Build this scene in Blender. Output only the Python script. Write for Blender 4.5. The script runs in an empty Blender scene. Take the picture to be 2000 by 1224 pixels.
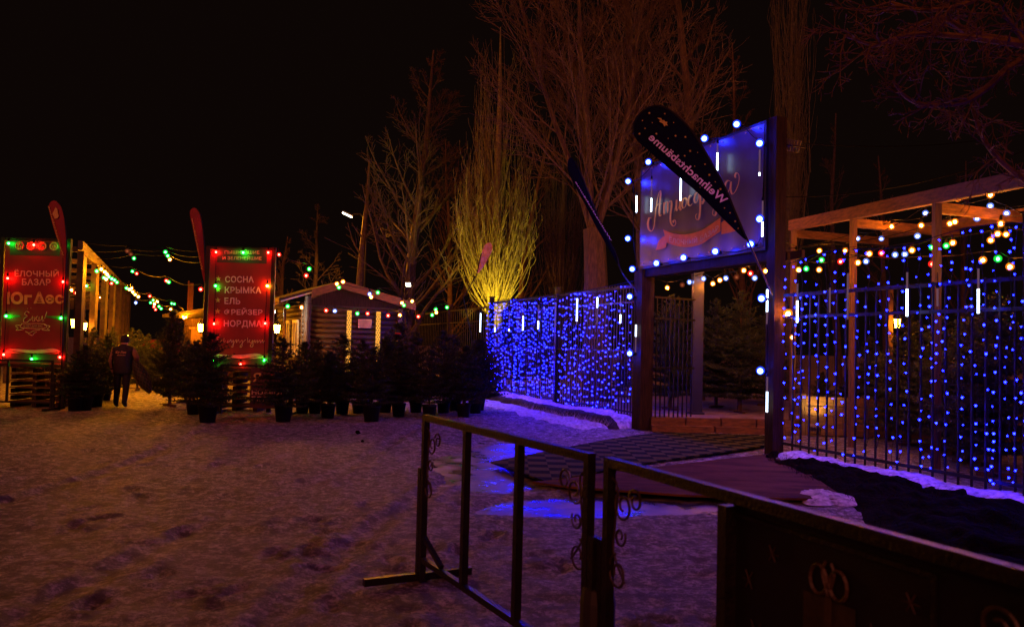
import bpy, bmesh, math, random
import numpy as np
from mathutils import Vector, Matrix
R = math.radians
random.seed(7)
scene = bpy.context.scene
col = scene.collection

# ------------------------------------------------------------------ camera
CAMH = 1.7
cam_d = bpy.data.cameras.new('camera'); cam = bpy.data.objects.new('camera', cam_d); col.objects.link(cam)
cam_d.lens = 28.8; cam_d.sensor_width = 36.0; cam_d.clip_end = 2000; cam_d.clip_start = 0.05
CM = Matrix.Rotation(R(90 + 2.25), 4, 'X') @ Matrix.Rotation(R(1.4), 4, 'Z')
CM = Matrix.Translation((0, 0, CAMH)) @ CM
cam.matrix_world = CM
cam_d.dof.use_dof = True; cam_d.dof.focus_distance = 16.0; cam_d.dof.aperture_fstop = 3.2
scene.camera = cam

# ------------------------------------------------------------------ night sky, glow of the town, exposure
w = bpy.data.worlds.new('World'); scene.world = w; w.use_nodes = True
bg = w.node_tree.nodes['Background']
bg.inputs[0].default_value = (0.0034, 0.0016, 0.0012, 1); bg.inputs[1].default_value = 1.0
SUN_COL = (1.0, 0.205, 0.13)
sd = bpy.data.lights.new('town_glow', 'SUN'); sd.energy = 1.1; sd.angle = R(38); sd.color = SUN_COL
so = bpy.data.objects.new('town_glow', sd); col.objects.link(so)
so.rotation_euler = Vector((0.25, 1.0, -0.62)).to_track_quat('-Z', 'Y').to_euler()
scene.view_settings.view_transform = 'Standard'; scene.view_settings.look = 'None'
scene.view_settings.exposure = 0.0; scene.view_settings.gamma = 1.0
scene.render.engine = 'CYCLES'
cy = scene.cycles
cy.use_denoising = True; cy.use_light_tree = True
cy.sample_clamp_indirect = 2.0; cy.sample_clamp_direct = 0.0
cy.max_bounces = 5; cy.diffuse_bounces = 2; cy.glossy_bounces = 2; cy.transmission_bounces = 3; cy.transparent_max_bounces = 16
cy.caustics_reflective = False; cy.caustics_refractive = False

# ------------------------------------------------------------------ layout helpers
M3 = CM.to_3x3(); CP = CM.translation.copy()
def ray(px, py): return M3 @ Vector(((px - 1000) / 1600, -(py - 612) / 1600, -1))
def G(px, py, z=0.0):
    d = ray(px, py); return CP + d * ((z - CP.z) / d.z)
def atY(px, py, Y):
    d = ray(px, py); return CP + d * ((Y - CP.y) / d.y)
def onpl(px, py, p0, n):
    d = ray(px, py); return CP + d * ((Vector(p0) - CP).dot(n) / d.dot(n))
FO = Vector((4.33, 13.46, 0)); FU = Vector((-.355, .935, 0)).normalized(); FN = Vector((-FU.y, FU.x, 0))   # fence line; FN points to the street
def F(t, off=0.0, z=0.0): return FO + FU * t + FN * off + Vector((0, 0, z))
FM = Matrix((( FU.x, FN.x, 0, FO.x), (FU.y, FN.y, 0, FO.y), (0, 0, 1, 0), (0, 0, 0, 1)))

# ------------------------------------------------------------------ value noise for geometry
_rng = np.random.RandomState(3); _tab = _rng.rand(256, 256)
def vnoise(x, y):
    xi = np.floor(x).astype(int); yi = np.floor(y).astype(int); fx = x - xi; fy = y - yi
    fx = fx * fx * (3 - 2 * fx); fy = fy * fy * (3 - 2 * fy)
    a = _tab[xi % 256, yi % 256]; b = _tab[(xi + 1) % 256, yi % 256]; c = _tab[xi % 256, (yi + 1) % 256]; d = _tab[(xi + 1) % 256, (yi + 1) % 256]
    return (a * (1 - fx) + b * fx) * (1 - fy) + (c * (1 - fx) + d * fx) * fy
def fbm(x, y, oct=4):
    s = 0; a = .5
    for k in range(oct): s = s + a * vnoise(x * 2 ** k + 17.3 * k, y * 2 ** k + 5.1 * k); a *= .5
    return s

# ------------------------------------------------------------------ materials
MATS = {}
def nodes(m): return m.node_tree.nodes, m.node_tree.links
def mat(name, c, rough=.6, metal=0.0, var=.25, scale=6.0, bump=0.0, bscale=40.0, c2=None, stretch=None, spec=.5, coat=0.0, detail=6):
    if name in MATS: return MATS[name]
    m = bpy.data.materials.new(name); m.use_nodes = True; n, l = nodes(m); b = n['Principled BSDF']
    b.inputs['Roughness'].default_value = rough; b.inputs['Metallic'].default_value = metal
    b.inputs['Specular IOR Level'].default_value = spec; b.inputs['Coat Weight'].default_value = coat
    tc = n.new('ShaderNodeTexCoord'); mp = n.new('ShaderNodeMapping'); l.new(tc.outputs['Object'], mp.inputs[0])
    if stretch: mp.inputs['Scale'].default_value = stretch
    nz = n.new('ShaderNodeTexNoise'); nz.inputs['Scale'].default_value = scale; nz.inputs['Detail'].default_value = detail; nz.inputs['Roughness'].default_value = .65
    l.new(mp.outputs[0], nz.inputs['Vector'])
    rp = n.new('ShaderNodeValToRGB'); l.new(nz.outputs['Fac'], rp.inputs[0])
    d = c2 if c2 else tuple(x * (1 - var * 1.6) for x in c)
    rp.color_ramp.elements[0].position = .32; rp.color_ramp.elements[1].position = .68
    rp.color_ramp.elements[0].color = (*d, 1); rp.color_ramp.elements[1].color = (*[min(1, x * (1 + var * .4)) for x in c], 1)
    l.new(rp.outputs[0], b.inputs['Base Color'])
    if bump:
        nb = n.new('ShaderNodeTexNoise'); nb.inputs['Scale'].default_value = bscale; nb.inputs['Detail'].default_value = 4
        l.new(mp.outputs[0], nb.inputs['Vector'])
        bp = n.new('ShaderNodeBump'); bp.inputs['Strength'].default_value = bump; bp.inputs['Distance'].default_value = .02
        l.new(nb.outputs['Fac'], bp.inputs['Height']); l.new(bp.outputs[0], b.inputs['Normal'])
    MATS[name] = m; return m
def emit(name, c, s, sample=True):
    if name in MATS: return MATS[name]
    m = bpy.data.materials.new(name); m.use_nodes = True; n, l = nodes(m)
    n.remove(n['Principled BSDF']); e = n.new('ShaderNodeEmission'); e.inputs[0].default_value = (*c, 1); e.inputs[1].default_value = s
    l.new(e.outputs[0], n['Material Output'].inputs[0])
    m.cycles.emission_sampling = 'FRONT' if sample else 'NONE'
    MATS[name] = m; return m
def shell(name, c, s, tr=.55):
    """tinted glass of a bulb: lets the filament through and glows faintly itself"""
    if name in MATS: return MATS[name]
    m = bpy.data.materials.new(name); m.use_nodes = True; n, l = nodes(m); n.remove(n['Principled BSDF'])
    e = n.new('ShaderNodeEmission'); e.inputs[0].default_value = (*c, 1); e.inputs[1].default_value = s
    t = n.new('ShaderNodeBsdfTransparent'); mx = n.new('ShaderNodeMixShader'); mx.inputs[0].default_value = tr
    l.new(e.outputs[0], mx.inputs[1]); l.new(t.outputs[0], mx.inputs[2]); l.new(mx.outputs[0], n['Material Output'].inputs[0])
    m.cycles.emission_sampling = 'NONE'; MATS[name] = m; return m

BLACK_METAL = mat('black_metal', (.006, .005, .005), .5, .0, .3, 20, bump=.15, bscale=90, spec=.25)
BARRIER = mat('barrier_paint', (.010, .007, .006), .42, .0, .5, 14, bump=.3, bscale=60, spec=.45)
GOLD = mat('old_gold_paint', (.040, .026, .010), .5, .1, .4, 30)
WIRE = mat('cable_rubber', (.004, .004, .004), .7, spec=.1)
WOOD = mat('pergola_wood', (.12, .052, .010), .75, 0, .45, 5, bump=.3, bscale=30, stretch=(6, 6, .6))
WOODH = mat('beam_wood', (.16, .066, .010), .75, 0, .45, 5, bump=.3, bscale=30, stretch=(1, 1, 5))
DARKWOOD = mat('dark_post_wood', (.032, .015, .008), .8, 0, .5, 6, spec=.15, bump=.35, bscale=30, stretch=(5, 5, .5))
LOG = mat('stained_log', (.036, .013, .006), .62, 0, .5, 5, bump=.3, bscale=26, stretch=(.6, 4, 4))
ROOF = mat('roof_felt', (.03, .018, .012), .85, 0, .4, 8, bump=.3)
WHITEP = mat('white_paint', (.55, .55, .48), .55, 0, .15, 10)
BARK = mat('bark', (.085, .044, .014), .9, 0, .5, 9, bump=.6, bscale=24, stretch=(3, 3, .5))
BARKD = mat('bark_weak_light', (.055, .036, .025), .9, 0, .5, 9)  # far bark darkened in place of lamplight fading with distance
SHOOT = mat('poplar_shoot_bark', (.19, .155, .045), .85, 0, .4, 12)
NEEDLE = mat('spruce_needle', (.022, .032, .012), .6, 0, .6, 5, spec=.3)
NEEDLE2 = mat('fir_needle', (.055, .075, .026), .6, 0, .6, 5, spec=.3)
POT = mat('black_plastic_pot', (.010, .009, .010), .6, 0, .3, 12, spec=.2)
RED = mat('red_vinyl', (.20, .003, .004), .5, 0, .12, 4)
GREENV = mat('dark_green_vinyl', (.012, .045, .016), .5, 0, .15, 6)
CREAM = mat('cream_print', (.66, .42, .24), .6, 0, .15, 8)
GOLDP = mat('gold_print', (.66, .42, .08), .55, 0, .2, 8)
PINKP = mat('pale_print', (.74, .48, .44), .6, 0, .15, 8)
SNOWM = mat('bank_snow', (.62, .60, .60), .8, 0, .45, 12, bump=1.0, bscale=34, spec=.2)
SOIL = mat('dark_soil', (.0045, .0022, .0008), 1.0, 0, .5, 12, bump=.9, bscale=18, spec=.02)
CONC = mat('kerb_shadow_concrete', (.022, .016, .013), 1.0, 0, .5, 8, bump=.5, bscale=25)  # concrete darkened to read as a shadow band under the snow
SKIN = mat('skin', (.42, .22, .14), .6, 0, .1, 8)
JACKET = mat('black_jacket', (.014, .013, .015), .75, 0, .3, 12, bump=.3, bscale=20)
TAN = mat('tan_sleeve', (.24, .13, .06), .8, 0, .2, 10)
TROUSER = mat('dark_trousers', (.018, .018, .022), .8, 0, .3, 10, bump=.3, bscale=16)
BOOT = mat('black_boots', (.01, .01, .01), .5)

# ------------------------------------------------------------------ mesh builder
class MB:
    def __init__(s): s.v = []; s.f = []; s.m = []; s.mi = 0
    def add(s, vs, fs):
        o = len(s.v); s.v.extend([tuple(p) for p in vs]); s.f.extend([tuple(i + o for i in f) for f in fs]); s.m.extend([s.mi] * len(fs))
    def box(s, c, sz, M=None):
        hx, hy, hz = sz[0] / 2, sz[1] / 2, sz[2] / 2; c = Vector(c)
        vs = [Vector((x, y, z)) for z in (-hz, hz) for x, y in ((-hx, -hy), (hx, -hy), (hx, hy), (-hx, hy))]
        vs = [(M @ p if M else p) + c for p in vs]
        s.add(vs, [(0, 3, 2, 1), (4, 5, 6, 7), (0, 1, 5, 4), (1, 2, 6, 5), (2, 3, 7, 6), (3, 0, 4, 7)])
    def bar(s, a, b, wd, hd, up=(0, 0, 1)):
        a = Vector(a); b = Vector(b); z = (b - a); L = z.length; z = z / L; up = Vector(up)
        if abs(z.dot(up)) > .98: up = Vector((0, 1, 0))
        x = up.cross(z).normalized(); y = z.cross(x)
        s.box((a + b) / 2, (wd, hd, L), Matrix((x, y, z)).transposed())
    def tube(s, pts, rad, n=6, cap=True, closed=False):
        pts = [Vector(p) for p in pts]; k = len(pts)
        if not hasattr(rad, '__len__'): rad = [rad] * k
        vs = []; fs = []; ux = None
        for i, p in enumerate(pts):
            if closed: d = pts[(i + 1) % k] - pts[i - 1]
            else: d = pts[min(i + 1, k - 1)] - pts[max(i - 1, 0)]
            if d.length < 1e-9: d = Vector((0, 0, 1))
            d.normalize()
            if ux is None:
                ux = Vector((1, 0, 0)) if abs(d.x) < .8 else Vector((0, 1, 0))
            ux = ux - d * ux.dot(d); ux.normalize(); uy = d.cross(ux)
            for j in range(n):
                a = 2 * math.pi * j / n; vs.append(p + (ux * math.cos(a) + uy * math.sin(a)) * rad[i])
        for i in range(k if closed else k - 1):
            i2 = (i + 1) % k
            for j in range(n):
                j2 = (j + 1) % n; fs.append((i * n + j, i * n + j2, i2 * n + j2, i2 * n + j))
        if cap and not closed:
            fs.append(tuple(range(n))[::-1]); fs.append(tuple((k - 1) * n + j for j in range(n)))
        s.add(vs, fs)
    def lathe(s, prof, n=12, c=(0, 0, 0), M=None):
        c = Vector(c); vs = []; fs = []
        for r, z in prof:
            for j in range(n):
                a = 2 * math.pi * j / n; p = Vector((r * math.cos(a), r * math.sin(a), z)); vs.append((M @ p if M else p) + c)
        for i in range(len(prof) - 1):
            for j in range(n):
                j2 = (j + 1) % n; fs.append((i * n + j, i * n + j2, (i + 1) * n + j2, (i + 1) * n + j))
        fs.append(tuple(range(n))[::-1]); fs.append(tuple((len(prof) - 1) * n + j for j in range(n)))
        s.add(vs, fs)
    def sphere(s, c, r, seg=10, rings=7, sz=1.0):
        prof = [(max(1e-4, r * math.sin(math.pi * i / rings)), -r * sz * math.cos(math.pi * i / rings)) for i in range(rings + 1)]
        s.lathe(prof, seg, c)
    def poly(s, pts, th):
        """flat polygon of 3D points extruded by vector th"""
        th = Vector(th); n = len(pts); vs = [Vector(p) for p in pts] + [Vector(p) + th for p in pts]
        s.add(vs, [tuple(range(n)), tuple(range(2 * n - 1, n - 1, -1))] + [(i, n + i, n + (i + 1) % n, (i + 1) % n) for i in range(n)])
    def mesh(s, name):
        me = bpy.data.meshes.new(name); me.from_pydata(s.v, [], s.f); me.update(); return me
    def build(s, name, mats, parent=None, smooth=False, M=None):
        me = s.mesh(name); return link(name, me, mats, parent, smooth, s.m if isinstance(mats, (list, tuple)) else None, M)
def link(name, me, mats, parent=None, smooth=False, mi=None, M=None):
    if not isinstance(mats, (list, tuple)): mats = [mats]
    for k in mats: me.materials.append(k)
    if mi: me.polygons.foreach_set('material_index', mi)
    if smooth: me.polygons.foreach_set('use_smooth', [True] * len(me.polygons))
    o = bpy.data.objects.new(name, me); col.objects.link(o)
    if parent: o.parent = parent
    if M: o.matrix_basis = M
    return o
def tag(o, label=None, cat=None, group=None, kind=None):
    if label: o['label'] = label
    if cat: o['category'] = cat
    if group: o['group'] = group
    if kind: o['kind'] = kind
    return o
def empty(name, loc=(0, 0, 0), rz=0, label=None, cat=None, group=None, M=None):
    o = bpy.data.objects.new(name, None); o.empty_display_size = .1; col.objects.link(o)
    if M is not None: o.matrix_basis = M
    else: o.location = loc; o.rotation_euler = (0, 0, rz)
    return tag(o, label, cat, group)
def inst(name, me, parent=None, loc=(0, 0, 0), rot=(0, 0, 0), sc=1):
    o = bpy.data.objects.new(name, me); col.objects.link(o); o.location = loc; o.rotation_euler = rot
    o.scale = (sc,) * 3 if not hasattr(sc, '__len__') else sc
    if parent: o.parent = parent
    return o
def kids(o): return [c for c in bpy.data.objects if c.parent == o]
def copy_tree(o, parent=None):
    c = o.copy(); col.objects.link(c)
    if parent: c.parent = parent
    for ch in o.children: copy_tree(ch, c)
    return c
def catmull(P, k=8):
    P = [Vector(p) for p in P]; Q = [P[0] * 2 - P[1]] + P + [P[-1] * 2 - P[-2]]; out = []
    for i in range(1, len(Q) - 2):
        a, b, c, d = Q[i - 1:i + 3]
        for j in range(k):
            t = j / k; out.append(.5 * ((2 * b) + (c - a) * t + (2 * a - 5 * b + 4 * c - d) * t * t + (3 * b - a - 3 * c + d) * t ** 3))
    out.append(P[-1]); return out
_txt = {}
def text_geo(s, bold=0.0, shear=0.0):
    key = (s, bold, shear)
    if key in _txt: return _txt[key]
    cu = bpy.data.curves.new('t', 'FONT'); cu.body = s; cu.size = 1; cu.offset = bold; cu.shear = shear; cu.resolution_u = 3; cu.space_character = 1.0 + bold * 2
    o = bpy.data.objects.new('t', cu); col.objects.link(o); dg = bpy.context.evaluated_depsgraph_get()
    me = bpy.data.meshes.new_from_object(o.evaluated_get(dg))
    vs = [(v.co.x, v.co.y) for v in me.vertices]; fs = [tuple(p.vertices) for p in me.polygons]
    bpy.data.objects.remove(o); bpy.data.curves.remove(cu); bpy.data.meshes.remove(me)
    x0 = min(v[0] for v in vs); x1 = max(v[0] for v in vs); y0 = min(v[1] for v in vs); y1 = max(v[1] for v in vs)
    vs = [((x - x0) / (x1 - x0), (y - y0) / (y1 - y0)) for x, y in vs]
    _txt[key] = (vs, fs, (x1 - x0) / (y1 - y0)); return _txt[key]
def lettering(s, P0, X, Y, mt, parent, bold=.0, shear=0.0, name='lettering', fn=None):
    """text filling the parallelogram P0, P0+X, P0+Y (vectors in the parent's space)"""
    vs, fs, _ = text_geo(s, bold, shear)
    if fn is None: P0 = Vector(P0); X = Vector(X); Y = Vector(Y)
    mb = MB(); mb.add([(fn(x, y) if fn else P0 + X * x + Y * y) for x, y in vs], fs)
    return mb.build(name, mt, parent)

# ------------------------------------------------------------------ ground (one sheet to the horizon)
def spacing():
    xs = [-400, -250, -150, -90, -60, -42, -32, -26, -22, -19] + list(np.arange(-17, -6, .13)) + list(np.arange(-6, 6, .06)) + list(np.arange(6, 12, .13)) + [12.5, 13.5, 15, 18, 22, 28, 36, 50, 80, 150, 250, 400]
    ys = [-200, -90, -40, -18, -8, -3, -1, .3]; y = 1.2
    while y < 30: ys.append(y); y += max(.035, .0105 * y)
    ys += [31, 32.5, 34.5, 37, 40, 44, 50, 58, 70, 90, 130, 200, 320, 600]
    return np.array(xs, float), np.array(ys, float)
xs, ys = spacing(); GX, GY = np.meshgrid(xs, ys)
near = np.clip((32 - GY) / 8, 0, 1) * np.clip((14 - np.abs(GX + 2)) / 4, 0, 1) * np.clip(GY, 0, 1)
Zg = (fbm(GX * .55, GY * .55, 3) - .44) * .07 + (fbm(GX * 3.2 + 9, GY * 3.2, 3) - .44) * .06 + (fbm(GX * 8 + 3, GY * 8, 3) - .42) * .034
rr = random.Random(11)
for k in range(300):                                                     # boot prints trodden into the snow
    fx = rr.uniform(-9, 4.5); fy = 2.2 + 13 * rr.random() ** 1.6; a = rr.uniform(-.6, .6) + (math.pi / 2 if rr.random() < .3 else 0)
    c, s = math.cos(a), math.sin(a); i0, i1 = np.searchsorted(ys, [fy - .35, fy + .35]); j0, j1 = np.searchsorted(xs, [fx - .35, fx + .35])
    dx = GX[i0:i1, j0:j1] - fx; dy = GY[i0:i1, j0:j1] - fy; uu = (dx * c + dy * s) / .065; vv = (-dx * s + dy * c) / .15; q = uu * uu + vv * vv
    Zg[i0:i1, j0:j1] += -.028 * np.exp(-q ** 2) + .012 * np.exp(-(np.sqrt(q) - 1.5) ** 2 * 5)
for px_, py_, rx_, ry_, dp in ((935, 900, .65, 1.3, .12), (1010, 885, .65, 1.4, .12), (960, 935, .55, .8, .10), (1080, 985, .8, .5, .11), (1200, 978, .85, .55, .11), (1320, 972, .6, .5, .10), (1000, 992, .45, .25, .08)):
    g_ = G(px_, py_); Zg += -dp * np.exp(-(((GX - g_.x) / rx_) ** 2 + ((GY - g_.y) / ry_) ** 2) ** 1.5)
for rx0, ang_ in ((-3.4, .10), (-1.9, .10), (-6.2, -.05), (-4.7, -.05)):
    dd_ = GX - (rx0 + ang_ * GY + .12 * np.sin(GY * .7)); Zg += (-.022 * np.exp(-(dd_ / .11) ** 4) + .012 * np.exp(-((np.abs(dd_) - .2) / .07) ** 2)) * (.4 + 1.2 * vnoise(GX * .8, GY * .5))
Zg = (Zg * near - .012)
nx, ny = len(xs), len(ys); V = np.stack([GX.ravel(), GY.ravel(), Zg.ravel()], 1)
ii = np.arange(nx * ny).reshape(ny, nx); Q = np.stack([ii[:-1, :-1].ravel(), ii[:-1, 1:].ravel(), ii[1:, 1:].ravel(), ii[1:, :-1].ravel()], 1)
def np_mesh(name, V, Q):
    me = bpy.data.meshes.new(name); me.vertices.add(len(V)); me.vertices.foreach_set('co', V.astype(np.float32).ravel())
    k = Q.shape[1]; me.loops.add(Q.size); me.loops.foreach_set('vertex_index', Q.astype(np.int32).ravel()); me.polygons.add(len(Q))
    me.polygons.foreach_set('loop_start', np.arange(0, Q.size, k, dtype=np.int32)); me.polygons.foreach_set('loop_total', np.full(len(Q), k, np.int32))
    me.update(calc_edges=True); return me
def snow_ground():
    m = bpy.data.materials.new('trodden_snow'); m.use_nodes = True; n, l = nodes(m); b = n['Principled BSDF']
    tc = n.new('ShaderNodeTexCoord')
    def noise(sc, det, rough, stretch=(1, 1, 1)):
        mp = n.new('ShaderNodeMapping'); mp.inputs['Scale'].default_value = stretch; l.new(tc.outputs['Object'], mp.inputs[0])
        z = n.new('ShaderNodeTexNoise'); z.inputs['Scale'].default_value = sc; z.inputs['Detail'].default_value = det; z.inputs['Roughness'].default_value = rough
        l.new(mp.outputs[0], z.inputs['Vector']); return z.outputs['Fac']
    def ramp(v, p0, c0, p1, c1):
        r = n.new('ShaderNodeValToRGB'); e = r.color_ramp.elements; e[0].position = p0; e[1].position = p1; e[0].color = (*c0, 1); e[1].color = (*c1, 1); l.new(v, r.inputs[0]); return r.outputs[0]
    def mixc(f, a, bb, mode='MIX'):
        x = n.new('ShaderNodeMix'); x.data_type = 'RGBA'; x.blend_type = mode
        if isinstance(f, float): x.inputs[0].default_value = f
        else: l.new(f, x.inputs[0])
        l.new(a, x.inputs[6]); l.new(bb, x.inputs[7]); return x.outputs[2]
    snow = ramp(noise(9, 8, .75), .38, (.24, .21, .19), .64, (.78, .73, .70))
    dirt = ramp(noise(22, 6, .7), .35, (.022, .017, .014), .7, (.10, .08, .065))
    f1 = ramp(noise(6.5, 10, .85), .465, (0, 0, 0), .53, (1, 1, 1))
    f2 = ramp(noise(.55, 5, .65), .40, (.15, .15, .15), .62, (1, 1, 1))
    f3 = ramp(noise(24, 6, .78), .43, (.10, .10, .10), .54, (1, 1, 1))
    mul = mixc(1.0, f1, f3, 'MULTIPLY')
    lift = mixc(.32, mul, f2, 'LIGHTEN'); f = mixc(.45, lift, mul)
    cmix = mixc(f, dirt, snow); l.new(cmix, b.inputs['Base Color'])
    b.inputs['Roughness'].default_value = .72; b.inputs['Specular IOR Level'].default_value = .3
    bp = n.new('ShaderNodeBump'); bp.inputs['Strength'].default_value = 1.0; bp.inputs['Distance'].default_value = .06
    l.new(noise(45, 7, .8), bp.inputs['Height']); l.new(bp.outputs[0], b.inputs['Normal'])
    return m
SNOWG = snow_ground()
tag(link('ground', np_mesh('ground', V, Q), SNOWG, smooth=True), kind='structure')
def ground_z(x, y):
    i = int(np.clip(np.searchsorted(ys, y), 0, ny - 1)); j = int(np.clip(np.searchsorted(xs, x), 0, nx - 1)); return float(Zg[i, j])

# raised terrace inside the market
TZ = .25
mb = MB(); tp = [(2.86, 17.42), (14, 17.42), (40, 17.42), (40, 75), (-24, 75), tuple(F(22, -.14)[:2]), tuple(F(4.35, -.14)[:2])]
mb.poly([(x, y, -.05) for x, y in tp][::-1], (0, 0, TZ + .05))
tag(mb.build('terrace', mat('terrace_snow', (.34, .26, .22), .8, 0, .4, 3, bump=.5, bscale=14)), kind='structure')
# timber step blocks along the terrace front
stp = tag(empty('timber_step', (2.95, 17.33, 0), 0, 'row of worn timber blocks edging the raised market floor behind the gate', 'step'))
for k in range(9):
    m_ = MB(); hh = .27 + .02 * rr.random(); m_.box((.38 + k * .74, 0, hh / 2), (.71, .16 + .02 * rr.random(), hh)); m_.build('block', WOODH, stp)
for k in range(5):
    m_ = MB(); m_.box((.65 + k * 1.32, -.2, .06), (1.28, .22, .13)); m_.build('tread', WOODH, stp)

# icy puddle
def blob(pts, z, mt, name, jit=.0, k=6):
    P = catmull([Vector((*p, 0)) for p in pts + [pts[0]]], k)[:-1]; c = sum(P, Vector()) / len(P); m_ = MB()
    P = [c + (p - c) * (1 + rr.uniform(-jit, jit)) for p in P]
    m_.add([(p.x, p.y, z) for p in P] + [(c.x, c.y, z)], [(i, (i + 1) % len(P), len(P)) for i in range(len(P))]); return tag(m_.build(name, mt), kind='structure')
def ice_mat():
    m = bpy.data.materials.new('wet_ice'); m.use_nodes = True; n, l = nodes(m); b = n['Principled BSDF']
    tc = n.new('ShaderNodeTexCoord'); z = n.new('ShaderNodeTexNoise'); z.inputs['Scale'].default_value = 2.6; z.inputs['Detail'].default_value = 9; z.inputs['Roughness'].default_value = .7; l.new(tc.outputs['Object'], z.inputs['Vector'])
    r = n.new('ShaderNodeValToRGB'); r.color_ramp.elements[0].position = .46; r.color_ramp.elements[1].position = .62; r.color_ramp.elements[0].color = (.05, .045, .05, 1); r.color_ramp.elements[1].color = (.30, .28, .30, 1)
    l.new(z.outputs['Fac'], r.inputs[0]); l.new(r.outputs[0], b.inputs['Base Color'])
    r2 = n.new('ShaderNodeMapRange'); r2.inputs[1].default_value = .42; r2.inputs[2].default_value = .64; r2.inputs[3].default_value = .24; r2.inputs[4].default_value = .65; l.new(z.outputs['Fac'], r2.inputs[0]); l.new(r2.outputs[0], b.inputs['Roughness'])
    bp = n.new('ShaderNodeBump'); bp.inputs['Strength'].default_value = .25; bp.inputs['Distance'].default_value = .02; l.new(z.outputs['Fac'], bp.inputs['Height']); l.new(bp.outputs[0], b.inputs['Normal'])
    b.inputs['Specular IOR Level'].default_value = .8
    return m
ICE = ice_mat()
pa, pb, pc_, pd = G(800, 1030), G(1480, 1030), G(1480, 850), G(850, 850); m_ = MB(); m_.add([(p.x, p.y, -.052) for p in (pa, pb, pc_, pd)], [(0, 1, 2, 3)])
tag(m_.build('puddle', ICE), kind='structure')

# checkered rubber mat and plywood walkway before the gate
def checker_mat():
    m = bpy.data.materials.new('checker_mat'); m.use_nodes = True; n, l = nodes(m); b = n['Principled BSDF']
    tc = n.new('ShaderNodeTexCoord'); c = n.new('ShaderNodeTexChecker'); c.inputs['Scale'].default_value = 3.6; c.inputs[1].default_value = (.11, .11, .03, 1); c.inputs[2].default_value = (.010, .014, .010, 1)
    l.new(tc.outputs['Object'], c.inputs[0]); z = n.new('ShaderNodeTexNoise'); z.inputs['Scale'].default_value = 30; l.new(tc.outputs['Object'], z.inputs[0])
    mx = n.new('ShaderNodeMix'); mx.data_type = 'RGBA'; mx.blend_type = 'MULTIPLY'; mx.inputs[0].default_value = .8; l.new(c.outputs[0], mx.inputs[6]); l.new(z.outputs[0], mx.inputs[7]); l.new(mx.outputs[2], b.inputs['Base Color']); b.inputs['Roughness'].default_value = 1; b.inputs['Specular IOR Level'].default_value = .05
    return m
m_ = MB(); q = [G(*p) for p in ((958, 906), (1066, 944), (1290, 903), (1502, 872), (1500, 853), (1290, 846), (1180, 862))]
m_.poly([(p.x, p.y, .012) for p in q], (0, 0, .022)); tag(m_.build('checkered_mat', checker_mat()), 'green and black checkered mat laid at the lit gate', 'mat')
qa = [G(*p) for p in ((1040, 946), (1120, 957), (1240, 965), (1330, 972), (1500, 978), (1655, 981), (1610, 950), (1560, 915), (1512, 889), (1400, 902), (1200, 926), (1090, 942))]
PLY = mat('worn_brown_carpet', (.125, .058, .022), .95, 0, .3, 2.2, spec=.08, bump=.7, bscale=30, c2=(.035, .014, .006), stretch=(.5, 1.6, 1), detail=12)
m_ = MB(); m_.poly([(p.x, p.y, .016) for p in qa], (0, 0, .024)); tag(m_.build('carpet_walkway', PLY), 'worn brown carpet laid on the ground beside the checkered mat', 'carpet')

# snow bank and kerb before the long fence; soil bed before the near fence
def bank(name, t0, t1, prof, mt, jit, kind='structure', dt=.09, label=None):
    """strip along the fence line: prof = [(offset, height)...]"""
    ts = np.arange(t0, t1, dt); pr = []
    po = [p[0] for p in prof]; ph = [p[1] for p in prof]; offs = np.linspace(po[0], po[-1], max(8, int(abs(po[-1] - po[0]) / .06)))
    hz = np.interp(offs, po, ph) if po[-1] > po[0] else np.interp(-offs, [-p for p in po], ph)
    T_, O_ = np.meshgrid(ts, offs); H_ = np.tile(hz[:, None], (1, len(ts)))
    H_ = H_ + (fbm(T_ * 2.3 + 40, O_ * 2.3 + 7, 4) - .45) * jit * np.clip(H_ * 8, 0, 1); O2 = O_ + (fbm(T_ * 1.7, O_ * 0 + 3, 3) - .45) * .35 * np.clip((O_ - po[0]) / (po[-1] - po[0]), 0, 1)
    tap = np.clip((T_ - t0) / .45, 0, 1) * np.clip((t1 - T_) / .45, 0, 1); H_ = H_ * np.sqrt(tap) - .03 * (1 - tap)
    X = FO.x + FU.x * T_ + FN.x * O2; Y = FO.y + FU.y * T_ + FN.y * O2
    i_ = np.arange(T_.size).reshape(T_.shape); Qq = np.stack([i_[:-1, :-1].ravel(), i_[:-1, 1:].ravel(), i_[1:, 1:].ravel(), i_[1:, :-1].ravel()], 1)
    o = link(name, np_mesh(name, np.stack([X.ravel(), Y.ravel(), H_.ravel()], 1), Qq), mt, smooth=True); return tag(o, kind=kind)
bank('snow_bank', 4.5, 14.6, [(-.14, .2), (.0, .24), (.3, .26), (.42, .22), (.50, .16)], SNOWM, .24)
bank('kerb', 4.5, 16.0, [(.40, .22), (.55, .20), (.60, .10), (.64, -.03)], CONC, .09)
bank('snow_verge', 4.6, 16.5, [(.55, .055), (.8, .05), (1.1, .03), (1.35, -.03)], SNOWM, .12)
bank('snow_bank', -7, -.1, [(-.15, .1), (.0, .14), (.22, .13), (.36, .05), (.46, -.02)], SNOWM, .16)
ts = np.arange(-10, -.3, .08); vv_ = np.linspace(0, 1, 70); T_, V_ = np.meshgrid(ts, vv_); outw = np.interp(T_, [-10, -7, -5.5, -3.8, -.35], [6.2, 4.9, 3.3, 1.9, .5]); O_ = .15 + V_ * (outw - .15) + (fbm(T_ * 2.1, V_ * 0 + 2, 3) - .45) * .35 * V_
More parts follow.
